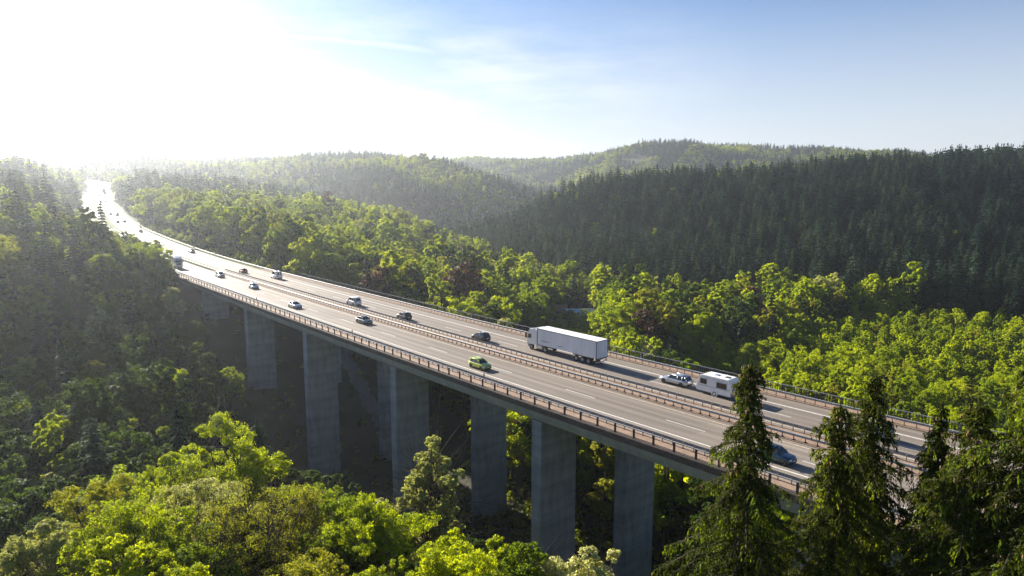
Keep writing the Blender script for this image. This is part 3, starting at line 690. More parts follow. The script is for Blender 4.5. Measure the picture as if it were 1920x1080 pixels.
# which of them show largest: paint front to back on a coarse grid
u, v, dd = px(X, Y, Z+HT); ub, vb, _ = px(X, Y, Z+HT*.12)
rw = np.where(con, 2.6, 4.3)*WID/np.maximum(dd, 1)*1280
buf = np.zeros((270, 480), bool); score = np.zeros(len(X)); score_c = np.zeros(len(X))
deck_u = np.array([px(*rp_(s, -14.8, 0))[:2] for s in range(12, 233, 3)]); deck_r = np.array([px(*rp_(s, 14.8, 1))[:2] for s in range(12, 233, 3)])
order = np.argsort(dd)
for i in order:
    if dd[i] < 5: continue
    x0, x1, y0, y1 = int((u[i]-rw[i])/4), int((u[i]+rw[i])/4)+1, int(v[i]/4), int(vb[i]/4)+1
    if O_[i] > 0:      # beyond the viaduct: clip what the deck hides
        uu = min(max(u[i], deck_u[-1, 0]), 1920); lo_ = np.interp(uu, deck_u[::-1, 0], deck_u[::-1, 1]); hi_ = np.interp(uu, deck_r[::-1, 0], deck_r[::-1, 1])
        if v[i] > hi_: score[i] = 0; continue
        y1 = min(y1, int(hi_/4)+1)
    x0, x1, y0, y1 = max(x0, 0), min(x1, 480), max(y0, 0), min(y1, 270)
    if x1 <= x0 or y1 <= y0: continue
    b = buf[y0:y1, x0:x1]; score[i] = b.size-b.sum(); b[:] = True
ind = np.zeros(len(X), bool)
NB, NC = 275, 285
for msk, num in ((~con, NB), (con, NC)):
    idx = np.where(msk)[0]; idx = idx[np.argsort(-score[idx])][:num]; ind[idx] = True
ind &= score > 0
COLW = {'leaf_fresh': 'bright yellow-green', 'leaf_mid': 'mid-green', 'leaf_dark': 'dark green', 'leaf_olive': 'olive-green', 'leaf_pale': 'pale whitish-green', 'leaf_copper': 'copper-brown'}
ZL = {0: ('leafy tree on the valley floor beyond the viaduct', 'leafy trees on the valley floor'), 1: ('leafy tree among the spruces of the dark hillside', 'leafy trees among the hillside spruces'),
      2: ('young leafy tree in the thicket just beyond the viaduct', 'young trees beyond the viaduct'), 3: ('leafy tree on the shaded slope beside the motorway embankment', 'leafy trees on the hazy slope'),
      4: ('tall leafy tree in the belt lining the far road edge', 'tall trees lining the far road edge'), 5: ('leafy tree on the distant hazy ridge', 'leafy trees on the distant ridge')}
ZC = {0: ('dark conifer standing among leafy trees on the valley floor', 'conifers on the valley floor'), 1: ('dark spruce on the steep shaded hillside beyond the valley', 'spruces on the dark hillside'),
      3: ('slender dark conifer on the hazy slope beside the embankment', 'conifers on the hazy slope'), 4: ('conifer in the tree belt lining the far road edge', 'conifers lining the far road edge'), 5: ('dark conifer on the distant hazy ridge', 'conifers on the distant ridge'), 2: ('conifer in the young thicket beyond the viaduct', 'conifers in the young thicket')}
def add_tree(name, label, cat, group, loc, rot, sc_, crown_me, trunk_me, parts=True):
    if parts:
        t = thing(name, label, cat, loc, rot, group); t.scale = sc_
        link('crown', crown_me, t); link('trunk', trunk_me, t)
        return t
    t = link(name, crown_me); t.location = loc; t.rotation_euler = (0, 0, rot); t.scale = sc_; return tag(t, label, cat, group)
for i in np.where(ind)[0]:
    z = int(zone[i]); loc = (float(X[i]), float(Y[i]), float(Z[i])-.2)
    if con[i]:
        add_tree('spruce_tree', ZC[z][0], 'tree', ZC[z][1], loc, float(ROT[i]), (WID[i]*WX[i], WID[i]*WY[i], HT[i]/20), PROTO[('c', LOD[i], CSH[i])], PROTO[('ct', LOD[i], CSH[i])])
    else:
        add_tree('broadleaf_tree', COLW[MT[i]]+' '+ZL[z][0], 'tree', COLW[MT[i]]+' '+ZL[z][1], loc, float(ROT[i]), (WID[i]*WX[i], WID[i]*WY[i], HT[i]/15), PROTO[('b', LOD[i], SHP[i], MT[i])], PROTO[('bt', LOD[i], SHP[i])])

# the rest of the woods: one object each, instanced on points
def joined(name, a, b):
    va = np.empty(len(a.vertices)*3); a.vertices.foreach_get('co', va); fa = np.empty(len(a.polygons)*4, int); a.loops.foreach_get('vertex_index', fa)
    ta = np.empty(len(a.polygons)); a.attributes['tint'].data.foreach_get('value', ta)
    fa = fa.reshape(-1, 4); vb_ = [tuple(q.co) for q in b.vertices]; fb = [tuple(p.vertices) for p in b.polygons if len(p.vertices) == 4]
    vs = np.vstack([va.reshape(-1, 3), vb_]); fs = np.vstack([fa, np.array(fb)+len(va)//3])
    return fast_mesh(name, vs, fs, [a.materials[0], b.materials[0]], np.r_[np.zeros(len(fa), int), np.ones(len(fb), int)], np.r_[ta, np.zeros(len(fb))])
def scatter(name, pts, rots, scl, pidx, protos):
    c = bpy.data.collections.new(name+'_kinds')
    for k, me in enumerate(protos):
        o = bpy.data.objects.new('%s_kind_%03d' % (name, k), me); c.objects.link(o)
    me = bpy.data.meshes.new(name); me.vertices.add(len(pts)); me.vertices.foreach_set('co', np.asarray(pts, np.float32).ravel())
    a = me.attributes.new('rotz', 'FLOAT', 'POINT'); a.data.foreach_set('value', np.asarray(rots, np.float32))
    a = me.attributes.new('scl', 'FLOAT_VECTOR', 'POINT'); a.data.foreach_set('vector', np.asarray(scl, np.float32).ravel())
    a = me.attributes.new('pidx', 'INT', 'POINT'); a.data.foreach_set('value', np.asarray(pidx, np.int32))
    ob = link(name, me); g = bpy.data.node_groups.new(name+'_nodes', 'GeometryNodeTree')
    g.interface.new_socket('Geometry', in_out='INPUT', socket_type='NodeSocketGeometry'); g.interface.new_socket('Geometry', in_out='OUTPUT', socket_type='NodeSocketGeometry')
    N = g.nodes.new; gi = N('NodeGroupInput'); go = N('NodeGroupOutput'); ip = N('GeometryNodeInstanceOnPoints'); ci = N('GeometryNodeCollectionInfo')
    ci.inputs['Collection'].default_value = c; ci.inputs['Separate Children'].default_value = True; ci.inputs['Reset Children'].default_value = True
    ip.inputs['Pick Instance'].default_value = True
    def na(nm, ty): n_ = N('GeometryNodeInputNamedAttribute'); n_.data_type = ty; n_.inputs['Name'].default_value = nm; return n_.outputs['Attribute']
    cx = N('ShaderNodeCombineXYZ'); LL = g.links.new; LL(na('rotz', 'FLOAT'), cx.inputs['Z']); LL(cx.outputs[0], ip.inputs['Rotation'])
    LL(na('scl', 'FLOAT_VECTOR'), ip.inputs['Scale']); LL(na('pidx', 'INT'), ip.inputs['Instance Index']); LL(gi.outputs[0], ip.inputs['Points']); LL(ci.outputs[0], ip.inputs['Instance']); LL(ip.outputs[0], go.inputs[0])
    md = ob.modifiers.new('scatter', 'NODES'); md.node_group = g
    return ob
rest = ~ind & (vis_cone(X, Y))
bi = np.where(rest & ~con)[0]; keys = sorted({(int(LOD[i]), int(SHP[i]), MT[i]) for i in bi}); kidx = {k: n_ for n_, k in enumerate(keys)}
protos = [joined('leafy_kind', PROTO[('b', k[0], k[1], k[2])], PROTO[('bt', k[0], k[1])]) for k in keys]
tag(scatter('broadleaf_woodland', np.stack([X[bi], Y[bi], Z[bi]-.2], 1), ROT[bi], np.stack([WID[bi]*WX[bi], WID[bi]*WY[bi], HT[bi]/15], 1), [kidx[(int(LOD[i]), int(SHP[i]), MT[i])] for i in bi], protos),
    'green leafy woodland covering the slopes and distant ridges', 'woodland', None, 'stuff')
ci_ = np.where(rest & con)[0]; keys = sorted({(int(LOD[i]), int(CSH[i])) for i in ci_}); kidx = {k: n_ for n_, k in enumerate(keys)}
protos = [joined('conifer_kind', PROTO[('c',)+k], PROTO[('ct',)+k]) for k in keys]
tag(scatter('conifer_woodland', np.stack([X[ci_], Y[ci_], Z[ci_]-.2], 1), ROT[ci_], np.stack([WID[ci_]*WX[ci_], WID[ci_]*WY[ci_], HT[ci_]/20], 1), [kidx[(int(LOD[i]), int(CSH[i]))] for i in ci_], protos),
    'dark conifer woodland covering the hillside and ridges', 'woodland', None, 'stuff')
print('TREES', len(X), 'ind', ind.sum(), 'broad', len(bi), 'con', len(ci_))

# low undergrowth near and under the viaduct
bx, by = gridpts(-150, 120, 30, 260, 2.3); k = vis_cone(bx, by); bx, by = bx[k], by[k]; bs, bo = road_so(bx, by)
k = ((np.abs(bo) < 62) & (bs < BR1-2)) & (RNG.random(len(bx)) < .8); k &= ~((bs > 105) & (bs < 215) & (np.abs(bo) < 34) & (RNG.random(len(bx)) < .72))
k &= ~((bs >= BR1-14) & (np.abs(bo) < 17))
bx, by = bx[k], by[k]
TRK = np.array([(-25, 118), (-21, 128), (-19, 139), (-20, 149), (-25, 158), (-34, 166)])
tk = np.min(np.hypot(bx[:, None]-np.interp(np.linspace(0, 5, 60), range(6), TRK[:, 0]), by[:, None]-np.interp(np.linspace(0, 5, 60), range(6), TRK[:, 1])), axis=1) > 2.8
bx, by = bx[tk], by[tk]; bz = ground_z(bx, by)
ex, ey = [], []
for s in np.arange(BR1-6, 480, 1.7):
    for o in (-14.8, -17.0, 17.5, 19.2, 21.0):
        if s < BR1+2 and abs(o) < 17: continue
        if o > 0 and s < BR1: continue
        c = rp_(s+RNG.uniform(-.8, .8), o+RNG.uniform(-.8, .8)); ex.append(c.x); ey.append(c.y)
bx, by, bz = np.r_[bx, ex], np.r_[by, ey], np.r_[bz, ground_z(ex, ey)]
big = np.r_[np.ones(len(bx)-len(ex)), np.full(len(ex), 1.8)]
ups = []
for i, mt in enumerate(['leaf_dark', 'leaf_mid', 'leaf_olive', 'leaf_dark']):
    rng = np.random.default_rng(900+i); P, U, V, tint, mc = leaf_cloud(rng, 1.9, 1.3, -.4, 7, 5, 420, .17, spread=1.5, hollow=.8)
    vs, fs, _, _ = cards('', P, U, V, None); ups.append(fast_mesh('shrub_kind', vs, fs, [M[mt]], None, tint))
tag(scatter('undergrowth', np.stack([bx, by, bz], 1), RNG.uniform(0, 6.28, len(bx)), np.repeat(RNG.uniform(.5, 1.35, (len(bx), 1))*big[:, None], 3, 1), RNG.integers(0, 4, len(bx)), ups),
    'low dark shrubs and brambles covering the valley floor under the viaduct', 'undergrowth', None, 'stuff')

# ------------------------------------------------------------------ near trees, one by one
def top_z(vpx, Dm): return HCAM-math.tan(math.atan(190/1280.0)+math.atan((vpx-540)/1280.0))*Dm
def hero(x, y, ztop, Rr, matname, label, K=52, n=66000, size=.078, seed=1, twigs=6, base=.22, bark='bark', **kw):
    Rr *= 1.17; g = float(ground_z([x], [y])[0]); H = max(6.0, ztop-g)
    cm, tm = broadleaf_meshes('hero', seed, H, Rr, H*base, K, 15, n, size, matname, twigs, bark, hollow=.6, lobe=(.17, .29), reach=(.35, 1.0), sub=.42, **kw)
    t = thing('broadleaf_tree', label, 'tree', (x, y, g-.2), 0, 'leafy trees on the near slope'); link('crown', cm, t); link('trunk', tm, t)
HERO = [
 (-28.4, 48, 5.4, 3.9, 'leaf_fresh', 'lime-green round-crowned tree behind the brightest bush at the lower left', dict(n=52000)),
 (-24.6, 42, 5.6, 3.0, 'leaf_fresh', 'brightest yellow-green bushy crown cut by the bottom edge, lower left', dict(size=.075)),
 (-36.3, 50, 3.2, 3.1, 'leaf_pale', 'whitish blossoming tree standing alone at the lower left corner', dict(bark='bark_pale')),
 (-36.8, 58, 2.6, 4.4, 'leaf_olive', 'layered olive-green tree behind the lime-green one', dict()),
 (-34.5, 66, 2.6, 4.3, 'leaf_fresh', 'fresh green tree at the back left of the near group, against the dark slope', dict()),
 (-30.8, 72, 3.4, 5.2, 'leaf_fresh', 'spreading bright green tree highest in the lower left, against the dark valley', dict(n=56000, size=.10, base=.3)),
 (-27.3, 57, 3.6, 4.2, 'leaf_pale', 'silvery grey-green tree in the middle of the near group', dict(n=50000, size=.08)),
 (-19.0, 50, 6.0, 4.3, 'leaf_olive', 'thin-leaved olive tree with its dark forking limbs showing', dict(n=20000, size=.07, twigs=16)),
 (-16.4, 54, 3.5, 3.6, 'leaf_olive', 'golden olive tree just right of the one with bare forking limbs', dict(n=34000, size=.075, twigs=10)),
 (-13.2, 50, 5.0, 3.5, 'leaf_mid', 'rich green tree standing left of the dark pier foot gap', dict(n=46000)),
 (-9.8, 49, 5.0, 3.9, 'leaf_fresh', 'yellow-green fine-leaved tree below the tall pale blossoming one', dict(n=44000, size=.075)),
 (-7.6, 62, 5.2, 2.9, 'leaf_pale', 'tall narrow pale blossoming tree in front of the middle pier', dict(n=30000, size=.12)),
 (-12.6, 60, -.2, 2.6, 'leaf_pale', 'small pale feathery tree tucked between two green crowns', dict(n=22000)),
 (-3.4, 43, 5.2, 3.3, 'leaf_fresh', 'bright green crown at the bottom edge left of the tall near pier', dict(n=42000)),
 (.6, 46, 3.2, 2.3, 'leaf_mid', 'compact green crown right in front of the tall near pier foot', dict(n=30000)),
 (5.6, 46, 3.0, 2.9, 'leaf_pale', 'pale green tree at the bottom edge between the two near piers', dict(n=30000, size=.11)),
 (-23.0, 46, 3.4, 3.6, 'leaf_mid', 'shaded green crown at the bottom edge under the silvery tree', dict(n=36000)),
 (-14.0, 42, 4.0, 3.2, 'leaf_olive', 'dull olive crown at the bottom edge under the thin-leaved tree', dict(n=32000, twigs=10)),
 (-8.8, 41, 4.0, 3.0, 'leaf_mid', 'green crown with dark twigs at the bottom edge, centre left', dict(n=34000, twigs=10)),
 (-33.0, 44, .8, 3.2, 'leaf_mid', 'dim green crown at the bottom edge between the white and lime trees', dict(n=30000)),
 (-20.0, 62, .6, 3.8, 'leaf_mid', 'mid-green tree behind the silvery tree facing the valley', dict(n=34000)),
 (-64.0, 121, -11.5, 2.4, 'leaf_fresh', 'lone light green pointed tree lit against the dark left slope', dict(n=12000, size=.14, K=12)),
 (-104.0, 170, -2.0, 3.6, 'leaf_pale', 'fluffy pale tree catching light halfway up the left slope', dict(n=14000, size=.16)),
]
for i, (x, y, zt, Rr, mt, lb, kw) in enumerate(HERO): hero(x, y, zt, Rr, mt, lb, seed=2000+i, **kw)

# near spruces with hanging sprays and cones
def hero_spruce(x, y, ztop, label, seed, spread=1.0, thin=1.0):
    rng = np.random.default_rng(seed); g = float(ground_z([x], [y])[0]); H = ztop-g
    P, U, V, T, MI = [], [], [], [], []; limbs = MB(); cones = MB()
    limbs.tube([(0,0,-1),(.05,0,H*.4),(-.04,.05,H*.8),(0,0,H)], [.34,.24,.10,.012], 8)
    z = H-.25; k = 0
    while z > 1.2:
        dz = H-z; Lb = spread*(.16+.50*dz**.9) if dz < 13 else spread*(.16+.50*13**.9)*(1-.01*(dz-13)); nb = 5 if dz < 2 else 6
        a0 = rng.uniform(0, 6.28); wv = rng.choice([.55, 1.0, 1.15], p=[.22, .5, .28])
        for b in range(nb):
            if rng.random() < .08: continue
            a = a0+b*6.283/nb+rng.normal()*.22; Lq = Lb*rng.uniform(.45, 1.25)*wv; up = .42 if dz < 1.5 else .12 if dz < 4 else -.05
            bnew = .8 if rng.random() < .32 else .06
            m_ = max(6, int(Lq*9)); t = np.linspace(0, 1, m_); rad = Lq*t
            zz = z+Lq*(up*t-.62*t**2*min(1, .35+dz/5)+.26*np.maximum(t-.7, 0)*2)
            ca, sa = math.cos(a), math.sin(a); bp = np.stack([rad*ca, rad*sa, zz], 1)
            if Lq > .5: limbs.tube([bp[0], bp[m_//2], bp[-1]], [.012+.012*Lq, .01+.005*Lq, .005], 4, cap=False)
            nt = int((16*Lq+7)*thin); tt = rng.uniform(.08, 1, nt)**.8; idx = np.clip((tt*(m_-1)).astype(int), 0, m_-1); base = bp[idx]
            side = rng.choice([-1, 1], nt); sl = (.16+.30*Lq*(1-tt)**.6*.7)*rng.uniform(.5, 1.1, nt); hang = rng.uniform(.1, .62, nt)*(.35+min(1, Lq/2.2))
            fwd = rng.uniform(.2, .8, nt)
            nw = new = rng.random(nt) < bnew
            for q in range(9):      # sprays of needles down each twig
                f = (q+.6)/9
                px_ = base+np.stack([(ca*fwd-sa*side)*sl*f**.8, (sa*fwd+ca*side)*sl*f**.8, -hang*f**1.5], 1)+rng.normal(size=(nt, 3))*.025
                dr = unit(np.stack([(ca*fwd-sa*side)*sl, (sa*fwd+ca*side)*sl, -hang*1.5*f**.5], 1)+rng.normal(size=(nt, 3))*.16)
                vv = unit(np.cross(dr, rng.normal(size=(nt, 3)))); s = rng.uniform(.055, .10, (nt, 1))
                P.append(px_); U.append(dr*s); V.append(vv*s*.30); T.append(rng.random(nt)); MI.append((new & (f > .35)).astype(int))
            if dz < 5.5 and rng.random() < .6:
                for _ in range(int(rng.integers(1, 6))):
                    j = int(rng.integers(m_//2, m_)); c = bp[j]+rng.normal(size=3)*np.array([.06, .06, .02]); h = rng.uniform(.10, .15)
                    cones.loft([[(c[0]+r_*math.cos(w_), c[1]+r_*math.sin(w_), c[2]-q_) for w_ in (0, 1.05, 2.09, 3.14, 4.19, 5.24)] for r_, q_ in ((.006,.02),(.021,.05),(.024,.05+h*.5),(.018,.05+h*.8),(.004,.05+h))])
        z -= .26 if dz < 5 else .36 if dz < 11 else .6; k += 1
    n0 = 60; zt_ = rng.uniform(H-.5, H+.12, n0); P.append(np.stack([rng.normal(size=n0)*.02, rng.normal(size=n0)*.02, zt_], 1)); dr = unit(np.array([0, 0, 1])+.5*rng.normal(size=(n0, 3)))
    U.append(dr*.07); V.append(unit(np.cross(dr, rng.normal(size=(n0, 3))))*.02); T.append(rng.random(n0)); MI.append(np.zeros(n0, int))
    P, U, V, T, MI = map(np.concatenate, (P, U, V, T, MI)); vs, fs, _, _ = cards('', P, U, V, None)
    t = thing('spruce_tree', label, 'tree', (x, y, g), rng.uniform(0, 6), 'tall spruces close by')
    link('crown', fast_mesh('crown', vs, fs, [M['needle'], M['needle_new']], MI, T), t); limbs.build('trunk', M['bark'], t, True)
    if cones.v: c = cones.build('cones', M['cone'], t, True); c['kind'] = 'stuff'
    print('SPRUCE', len(P))
SPR = [(1409, 680, 25, 'tall near spruce hung with cones, standing apart in front of the blue car', .84),
       (1576, 757, 24.5, 'shorter spruce with cone-laden tip leaning against the tallest of the near spruces', .95),
       (1643, 700, 26.5, 'tallest thin-topped spruce rising over the hidden pale car', .8),
       (1767, 757, 24.5, 'slim dark spruce top between two wider near spruces', .6),
       (1838, 752, 22, 'broad cone-laden spruce near the lower right corner', 1.1),
       (1965, 640, 20.5, 'spruce cut by the right edge with drooping branches reaching in', 1.05)]
def _spot(u_, v_, y_):
    z_ = HCAM-math.tan(math.atan(190/1280.0)+math.atan((v_-540)/1280.0))*y_; d_ = y_*math.cos(math.atan(190/1280.0))-(z_-HCAM)*math.sin(math.atan(190/1280.0))
    return (u_-960)/1280*d_, y_, z_
SPR = [tuple(round(a, 2) for a in _spot(u_, v_, y_))+(lb, sp_) for u_, v_, y_, lb, sp_ in SPR]
for i, (x, y, zt, lb, sp_) in enumerate(SPR): hero_spruce(x, y, zt, lb, 70+i, sp_)
#@@PART3@@
# ------------------------------------------------------------------ tracks and sheds on the valley floor
def drape(name, pts, wd, mt, lift=.12, kind='structure', wob=0.0):
    pts = np.array(pts, float); t = np.linspace(0, len(pts)-1, 90); x = np.interp(t, range(len(pts)), pts[:, 0]); y = np.interp(t, range(len(pts)), pts[:, 1])
    for _ in range(6): x[1:-1] = .25*x[:-2]+.5*x[1:-1]+.25*x[2:]; y[1:-1] = .25*y[:-2]+.5*y[1:-1]+.25*y[2:]
    tx, ty = np.gradient(x), np.gradient(y); l = np.hypot(tx, ty); nx_, ny_ = ty/l, -tx/l; vs = []; wv = wd*(1+wob*np.sin(np.arange(90)*1.7)+wob*np.sin(np.arange(90)*.61+1))
    cols = np.linspace(-.5, .5, 5)
    for c in cols: vs.append(np.stack([x+nx_*wv*c, y+ny_*wv*c], 1))
    A_ = np.stack(vs, 1).reshape(-1, 2); z = ground_z(A_[:, 0], A_[:, 1])
    # follow the ground sheet's own facets, so the strip never dips under it
    ix = np.clip(np.searchsorted(gx, A_[:, 0])-1, 0, nx-2); iy = np.clip(np.searchsorted(gy, A_[:, 1])-1, 0, ny-2); G = GZ.reshape(ny, nx)
    fx = (A_[:, 0]-gx[ix])/(gx[ix+1]-gx[ix]); fy = (A_[:, 1]-gy[iy])/(gy[iy+1]-gy[iy])
    zq = G[iy, ix]*(1-fx)*(1-fy)+G[iy, ix+1]*fx*(1-fy)+G[iy+1, ix]*(1-fx)*fy+G[iy+1, ix+1]*fx*fy
    z = zq+lift
    v = [(a[0], a[1], q) for a, q in zip(A_, z)]; fs = [(i*5+k, i*5+k+1, i*5+k+6, i*5+k+5) for i in range(89) for k in range(4)]
    me = bpy.data.meshes.new(name); me.from_pydata(v, [], fs); me.materials.append(mt); me.polygons.foreach_set('use_smooth', [True]*len(fs)); return tag(link(name, me), kind=kind)
ta = [(-30, 104), (-26, 116), (-21.5, 128), (-19.5, 139), (-20.5, 149), (-25, 158), (-34, 168)]
def off(p, d):
    p = np.array(p); t = np.gradient(p, axis=0); t /= np.linalg.norm(t, axis=1)[:, None]; return p+np.stack([t[:, 1], -t[:, 0]], 1)*d
drape('dirt_track', off(ta, -.85), .75, M['track']); drape('dirt_track', off(ta, .85), .75, M['track'])
drape('stony_gully', [(-62, 224), (-54, 208), (-46, 192), (-38, 178), (-30, 166), (-22, 156)], 4.2, M['gravel'], .2, wob=.18)

def shed(label, x, y, rz, L_, W_, h, hr, rmat, name):
    g = float(ground_z([x], [y])[0]); t = thing(name, label, 'shed', (x, y, g), rz, 'low sheds on the valley floor')
    m_ = MB(); m_.box(-L_/2, L_/2, -W_/2, W_/2, -.5, h)
    m_.add([(-L_/2,-W_/2,h),(-L_/2,W_/2,h),(-L_/2,0,h+hr*.96)], [(0,2,1)]); m_.add([(L_/2,-W_/2,h),(L_/2,W_/2,h),(L_/2,0,h+hr*.96)], [(0,1,2)])
    m_.build('wall', M['wall'], t); m_ = MB(); e = .5
    for sgn in (-1, 1):
        a = (0, hr+h+.12); b = (sgn*(W_/2+e), h-.1)
        m_.add([(-L_/2-e,a[0],a[1]),(L_/2+e,a[0],a[1]),(L_/2+e,b[0],b[1]),(-L_/2-e,b[0],b[1]),(-L_/2-e,a[0],a[1]-.12),(L_/2+e,a[0],a[1]-.12),(L_/2+e,b[0],b[1]-.12),(-L_/2-e,b[0],b[1]-.12)],
               [(0,1,2,3),(7,6,5,4),(0,4,5,1),(1,5,6,2),(2,6,7,3),(3,7,4,0)])
    m_.build('roof', rmat, t)
    d_ = MB(); d_.box(-1.2, 1.2, -W_/2-.06, -W_/2-.003, 0, 2.3); d_.build('door', M['roof_blue'], t)
    for k in (-.32, .32):
        w_ = MB(); w_.box(L_*k-.6, L_*k+.6, -W_/2-.05, -W_/2-.003, 1.1, 2.0); w_.build('window', M['glass'], t)
shed('long low shed with a pale blue-grey metal roof half hidden behind green trees', 31.5, 322, R(8), 15, 9, 3.2, 2.2, M['roof_blue'], 'metal_shed')
shed('small shed with a dull red roof beside the pale blue-roofed one', 22.5, 334, R(-12), 9, 7, 3.4, 2.4, M['roof_red'], 'red_roof_shed')

# ------------------------------------------------------------------ vehicles
PAINT = {}
def paint(name, col, metal=.3, rough=.28):
    if name not in PAINT: PAINT[name] = mat('paint_'+name, col, rough, metal, .5, .8)
    return PAINT[name]
def lerp(a, b, t): return a+(b-a)*t
def make_wheel(r, wd):
    m_ = MB(); m_.lathe_y([(r*.60,-wd/2),(r*.93,-wd/2),(r,-wd*.36),(r,wd*.36),(r*.93,wd/2),(r*.60,wd/2),(r*.60,-wd/2)], 22)
    ty = m_.mesh('wheel', M['tyre'], True)
    m_ = MB(); m_.lathe_y([(.01,-wd*.1),(r*.62,-wd*.1),(r*.62,wd*.42),(r*.55,wd*.46),(r*.52,wd*.22),(r*.18,wd*.26),(r*.14,wd*.40),(.01,wd*.40)], 22)
    for k in range(5):
        a = k*2*math.pi/5; Mx = Matrix.Rotation(-a, 4, 'Y'); m_.box(.12*r, .55*r, wd*.2, wd*.38, -.07*r, .07*r, 0, Mx)
    return ty, m_.mesh('rim', M['rim'], True)
WH = {}
def add_wheel(root, x, y, r=.33, wd=.22, rim=True):
    k = (r, wd)
    if k not in WH: WH[k] = make_wheel(r, wd)
    o = link('wheel', WH[k][0], root); o.location = (x, y, r); 
    if y < 0: o.rotation_euler = (0, 0, math.pi)
    if rim: link('rim', WH[k][1], o)
KIND = {   # L, W, H, body stations (x/L, z_bottom, z_top, width factor), cabin (x/L base, x/L roof) front and rear, belt height, bonnet
 'hatch':  dict(L=4.05, W=1.74, H=1.48, belt=.93, hood=.80, a0=.255, a1=.075, c1=-.36, c0=-.455, tail=.86, trunk=None),
 'saloon': dict(L=4.75, W=1.82, H=1.43, belt=.92, hood=.78, a0=.235, a1=.065, c1=-.20, c0=-.345, tail=.90, trunk=.93),
 'wagon':  dict(L=4.75, W=1.82, H=1.46, belt=.92, hood=.78, a0=.235, a1=.065, c1=-.385, c0=-.47, tail=.88, trunk=None),
 'suv':    dict(L=4.50, W=1.86, H=1.68, belt=1.05, hood=.97, a0=.235, a1=.10, c1=-.375, c0=-.46, tail=.98, trunk=None),
 'minivan':dict(L=4.85, W=1.88, H=1.86, belt=1.08, hood=1.00, a0=.30, a1=.155, c1=-.43, c0=-.48, tail=1.0, trunk=None),
 'van':    dict(L=5.20, W=1.95, H=2.32, belt=1.20, hood=1.12, a0=.33, a1=.215, c1=-.465, c0=-.488, tail=1.1, trunk=None),
}
def car(name, label, cat, kind, s, o, heading, pm, group, detail=2, extra=None):
    K = KIND[kind]; L_, W_, H_ = K['L'], K['W'], K['H']; hw = W_/2; belt, hood = K['belt'], K['hood']
    root = thing(name, label, cat, tuple(rp_(s, o, .012)), rdir(s)+(0 if heading > 0 else math.pi), group)
    gr = math.atan2(rp_(s+4)[2]-rp_(s-4)[2], 8.0)*(-1 if heading > 0 else 1); root.rotation_euler = (0, gr, root.rotation_euler[2])
    gc = .20 if kind not in ('suv', 'van') else .26
    # lower body
    zt = lambda f: (lerp(hood-.20, hood, min(1, (.5-f)/.05)) if f > .45 else lerp(hood, belt, min(1, max(0, (.45-f)/(.45-K['a0'])))) if f > K['a0'] else belt)
    sts = [.5, .492, .475, .45, .38, .30, K['a0'], .1, -.1, -.3, -.42, -.47, -.492, -.5]; rings = []
    for f in sts:
        top = zt(f)
        if f < -.35: top = (K['trunk'] or belt+.02) if f > -.47 else lerp(K['tail'], (K['trunk'] or belt), max(0, (f+.5)/.03))
        wf = 1-.16*max(0, (abs(f)-.40)/.10)**1.6; zb = gc+(.10 if abs(f) > .47 else 0); w_ = hw*wf
        half = [(w_*.80, zb), (w_*.96, zb+.06), (w_, zb+.22), (w_*1.0, lerp(zb, top, .62)), (w_*.955, top-.06), (w_*.86, top), (w_*.45, top+.025)]
        rings.append([(f*L_, y, z) for y, z in half]+[(f*L_, -y, z) for y, z in half[::-1]])
    m_ = MB(); m_.loft(rings); wr = .32 if kind in ('hatch', 'saloon', 'wagon') else .35
    m_.build('body', pm, root, True)
    # cabin: glass with a painted roof and pillars
    a0, a1, c1, c0 = (K[k]*L_ for k in ('a0', 'a1', 'c1', 'c0')); yb, yr = hw*.90, hw*.70; b0 = belt-.03
    side_panel = kind == 'van'
    xs = [(a0, b0, .80), (lerp(a0, a1, .55), lerp(b0, H_-.05, .62), .90), (a1, H_-.05, 1), (lerp(a1, c1, .5), H_, 1.02), (c1, H_-.05, .98), (c0, b0, .92)]
    g = MB(); rg = []
    for x, zr, wf in xs:
        zz = max(zr-.02, b0+.005); y2 = lerp(yb, yr, min(1, (zz-b0)/(H_-b0)))*wf
        rg.append([(x, yb*(.93 if x in (a0, c0) else 1), b0), (x, y2, zz), (x, -y2, zz), (x, -yb*(.93 if x in (a0, c0) else 1), b0)])
    g.loft(rg); g.build('windows', M['glass'], root)
    r_ = MB(); rr = []
    for x, z, k in ((a1+.06, H_-.055, .96), (lerp(a1, c1, .25), H_-.012, 1), (lerp(a1, c1, .6), H_, 1), (c1-.04, H_-.045, .96)):
        y = yr*1.03*k; rr.append([(x, y, z-.05), (x, y*.96, z+.005), (x, y*.5, z+.028), (x, -y*.5, z+.028), (x, -y*.96, z+.005), (x, -y, z-.05)])
    r_.loft(rr); r_.build('roof', pm, root, True)
    p_ = MB()
    for sg in (1, -1):
        p_.tube([(a0+.02, sg*yb*.92, b0), (lerp(a0, a1, .55), sg*yb*.87*.95, lerp(b0, H_, .6)), (a1+.02, sg*yr*1.0, H_-.055)], .034, 5)
        p_.tube([(lerp(a1, c1, .46), sg*yb*1.0, b0), (lerp(a1, c1, .46), sg*yr*1.04, H_-.04)], .035, 5)
        if kind in ('wagon', 'minivan', 'suv', 'van'): p_.tube([(lerp(a1, c1, .82), sg*yb*1.0, b0), (lerp(a1, c1, .84), sg*yr*1.03, H_-.04)], .045, 5)
        p_.tube([(c0-.01, sg*yb*.92, b0), (c1-.02, sg*yr*.99, H_-.05)], .06, 5)
        p_.tube([(a1, sg*yr*1.01, H_-.05), (lerp(a1, c1, .5), sg*yr*1.045, H_-.02), (c1, sg*yr*.99, H_-.055)], .035, 5)
    p_.build('pillars', pm, root, True)
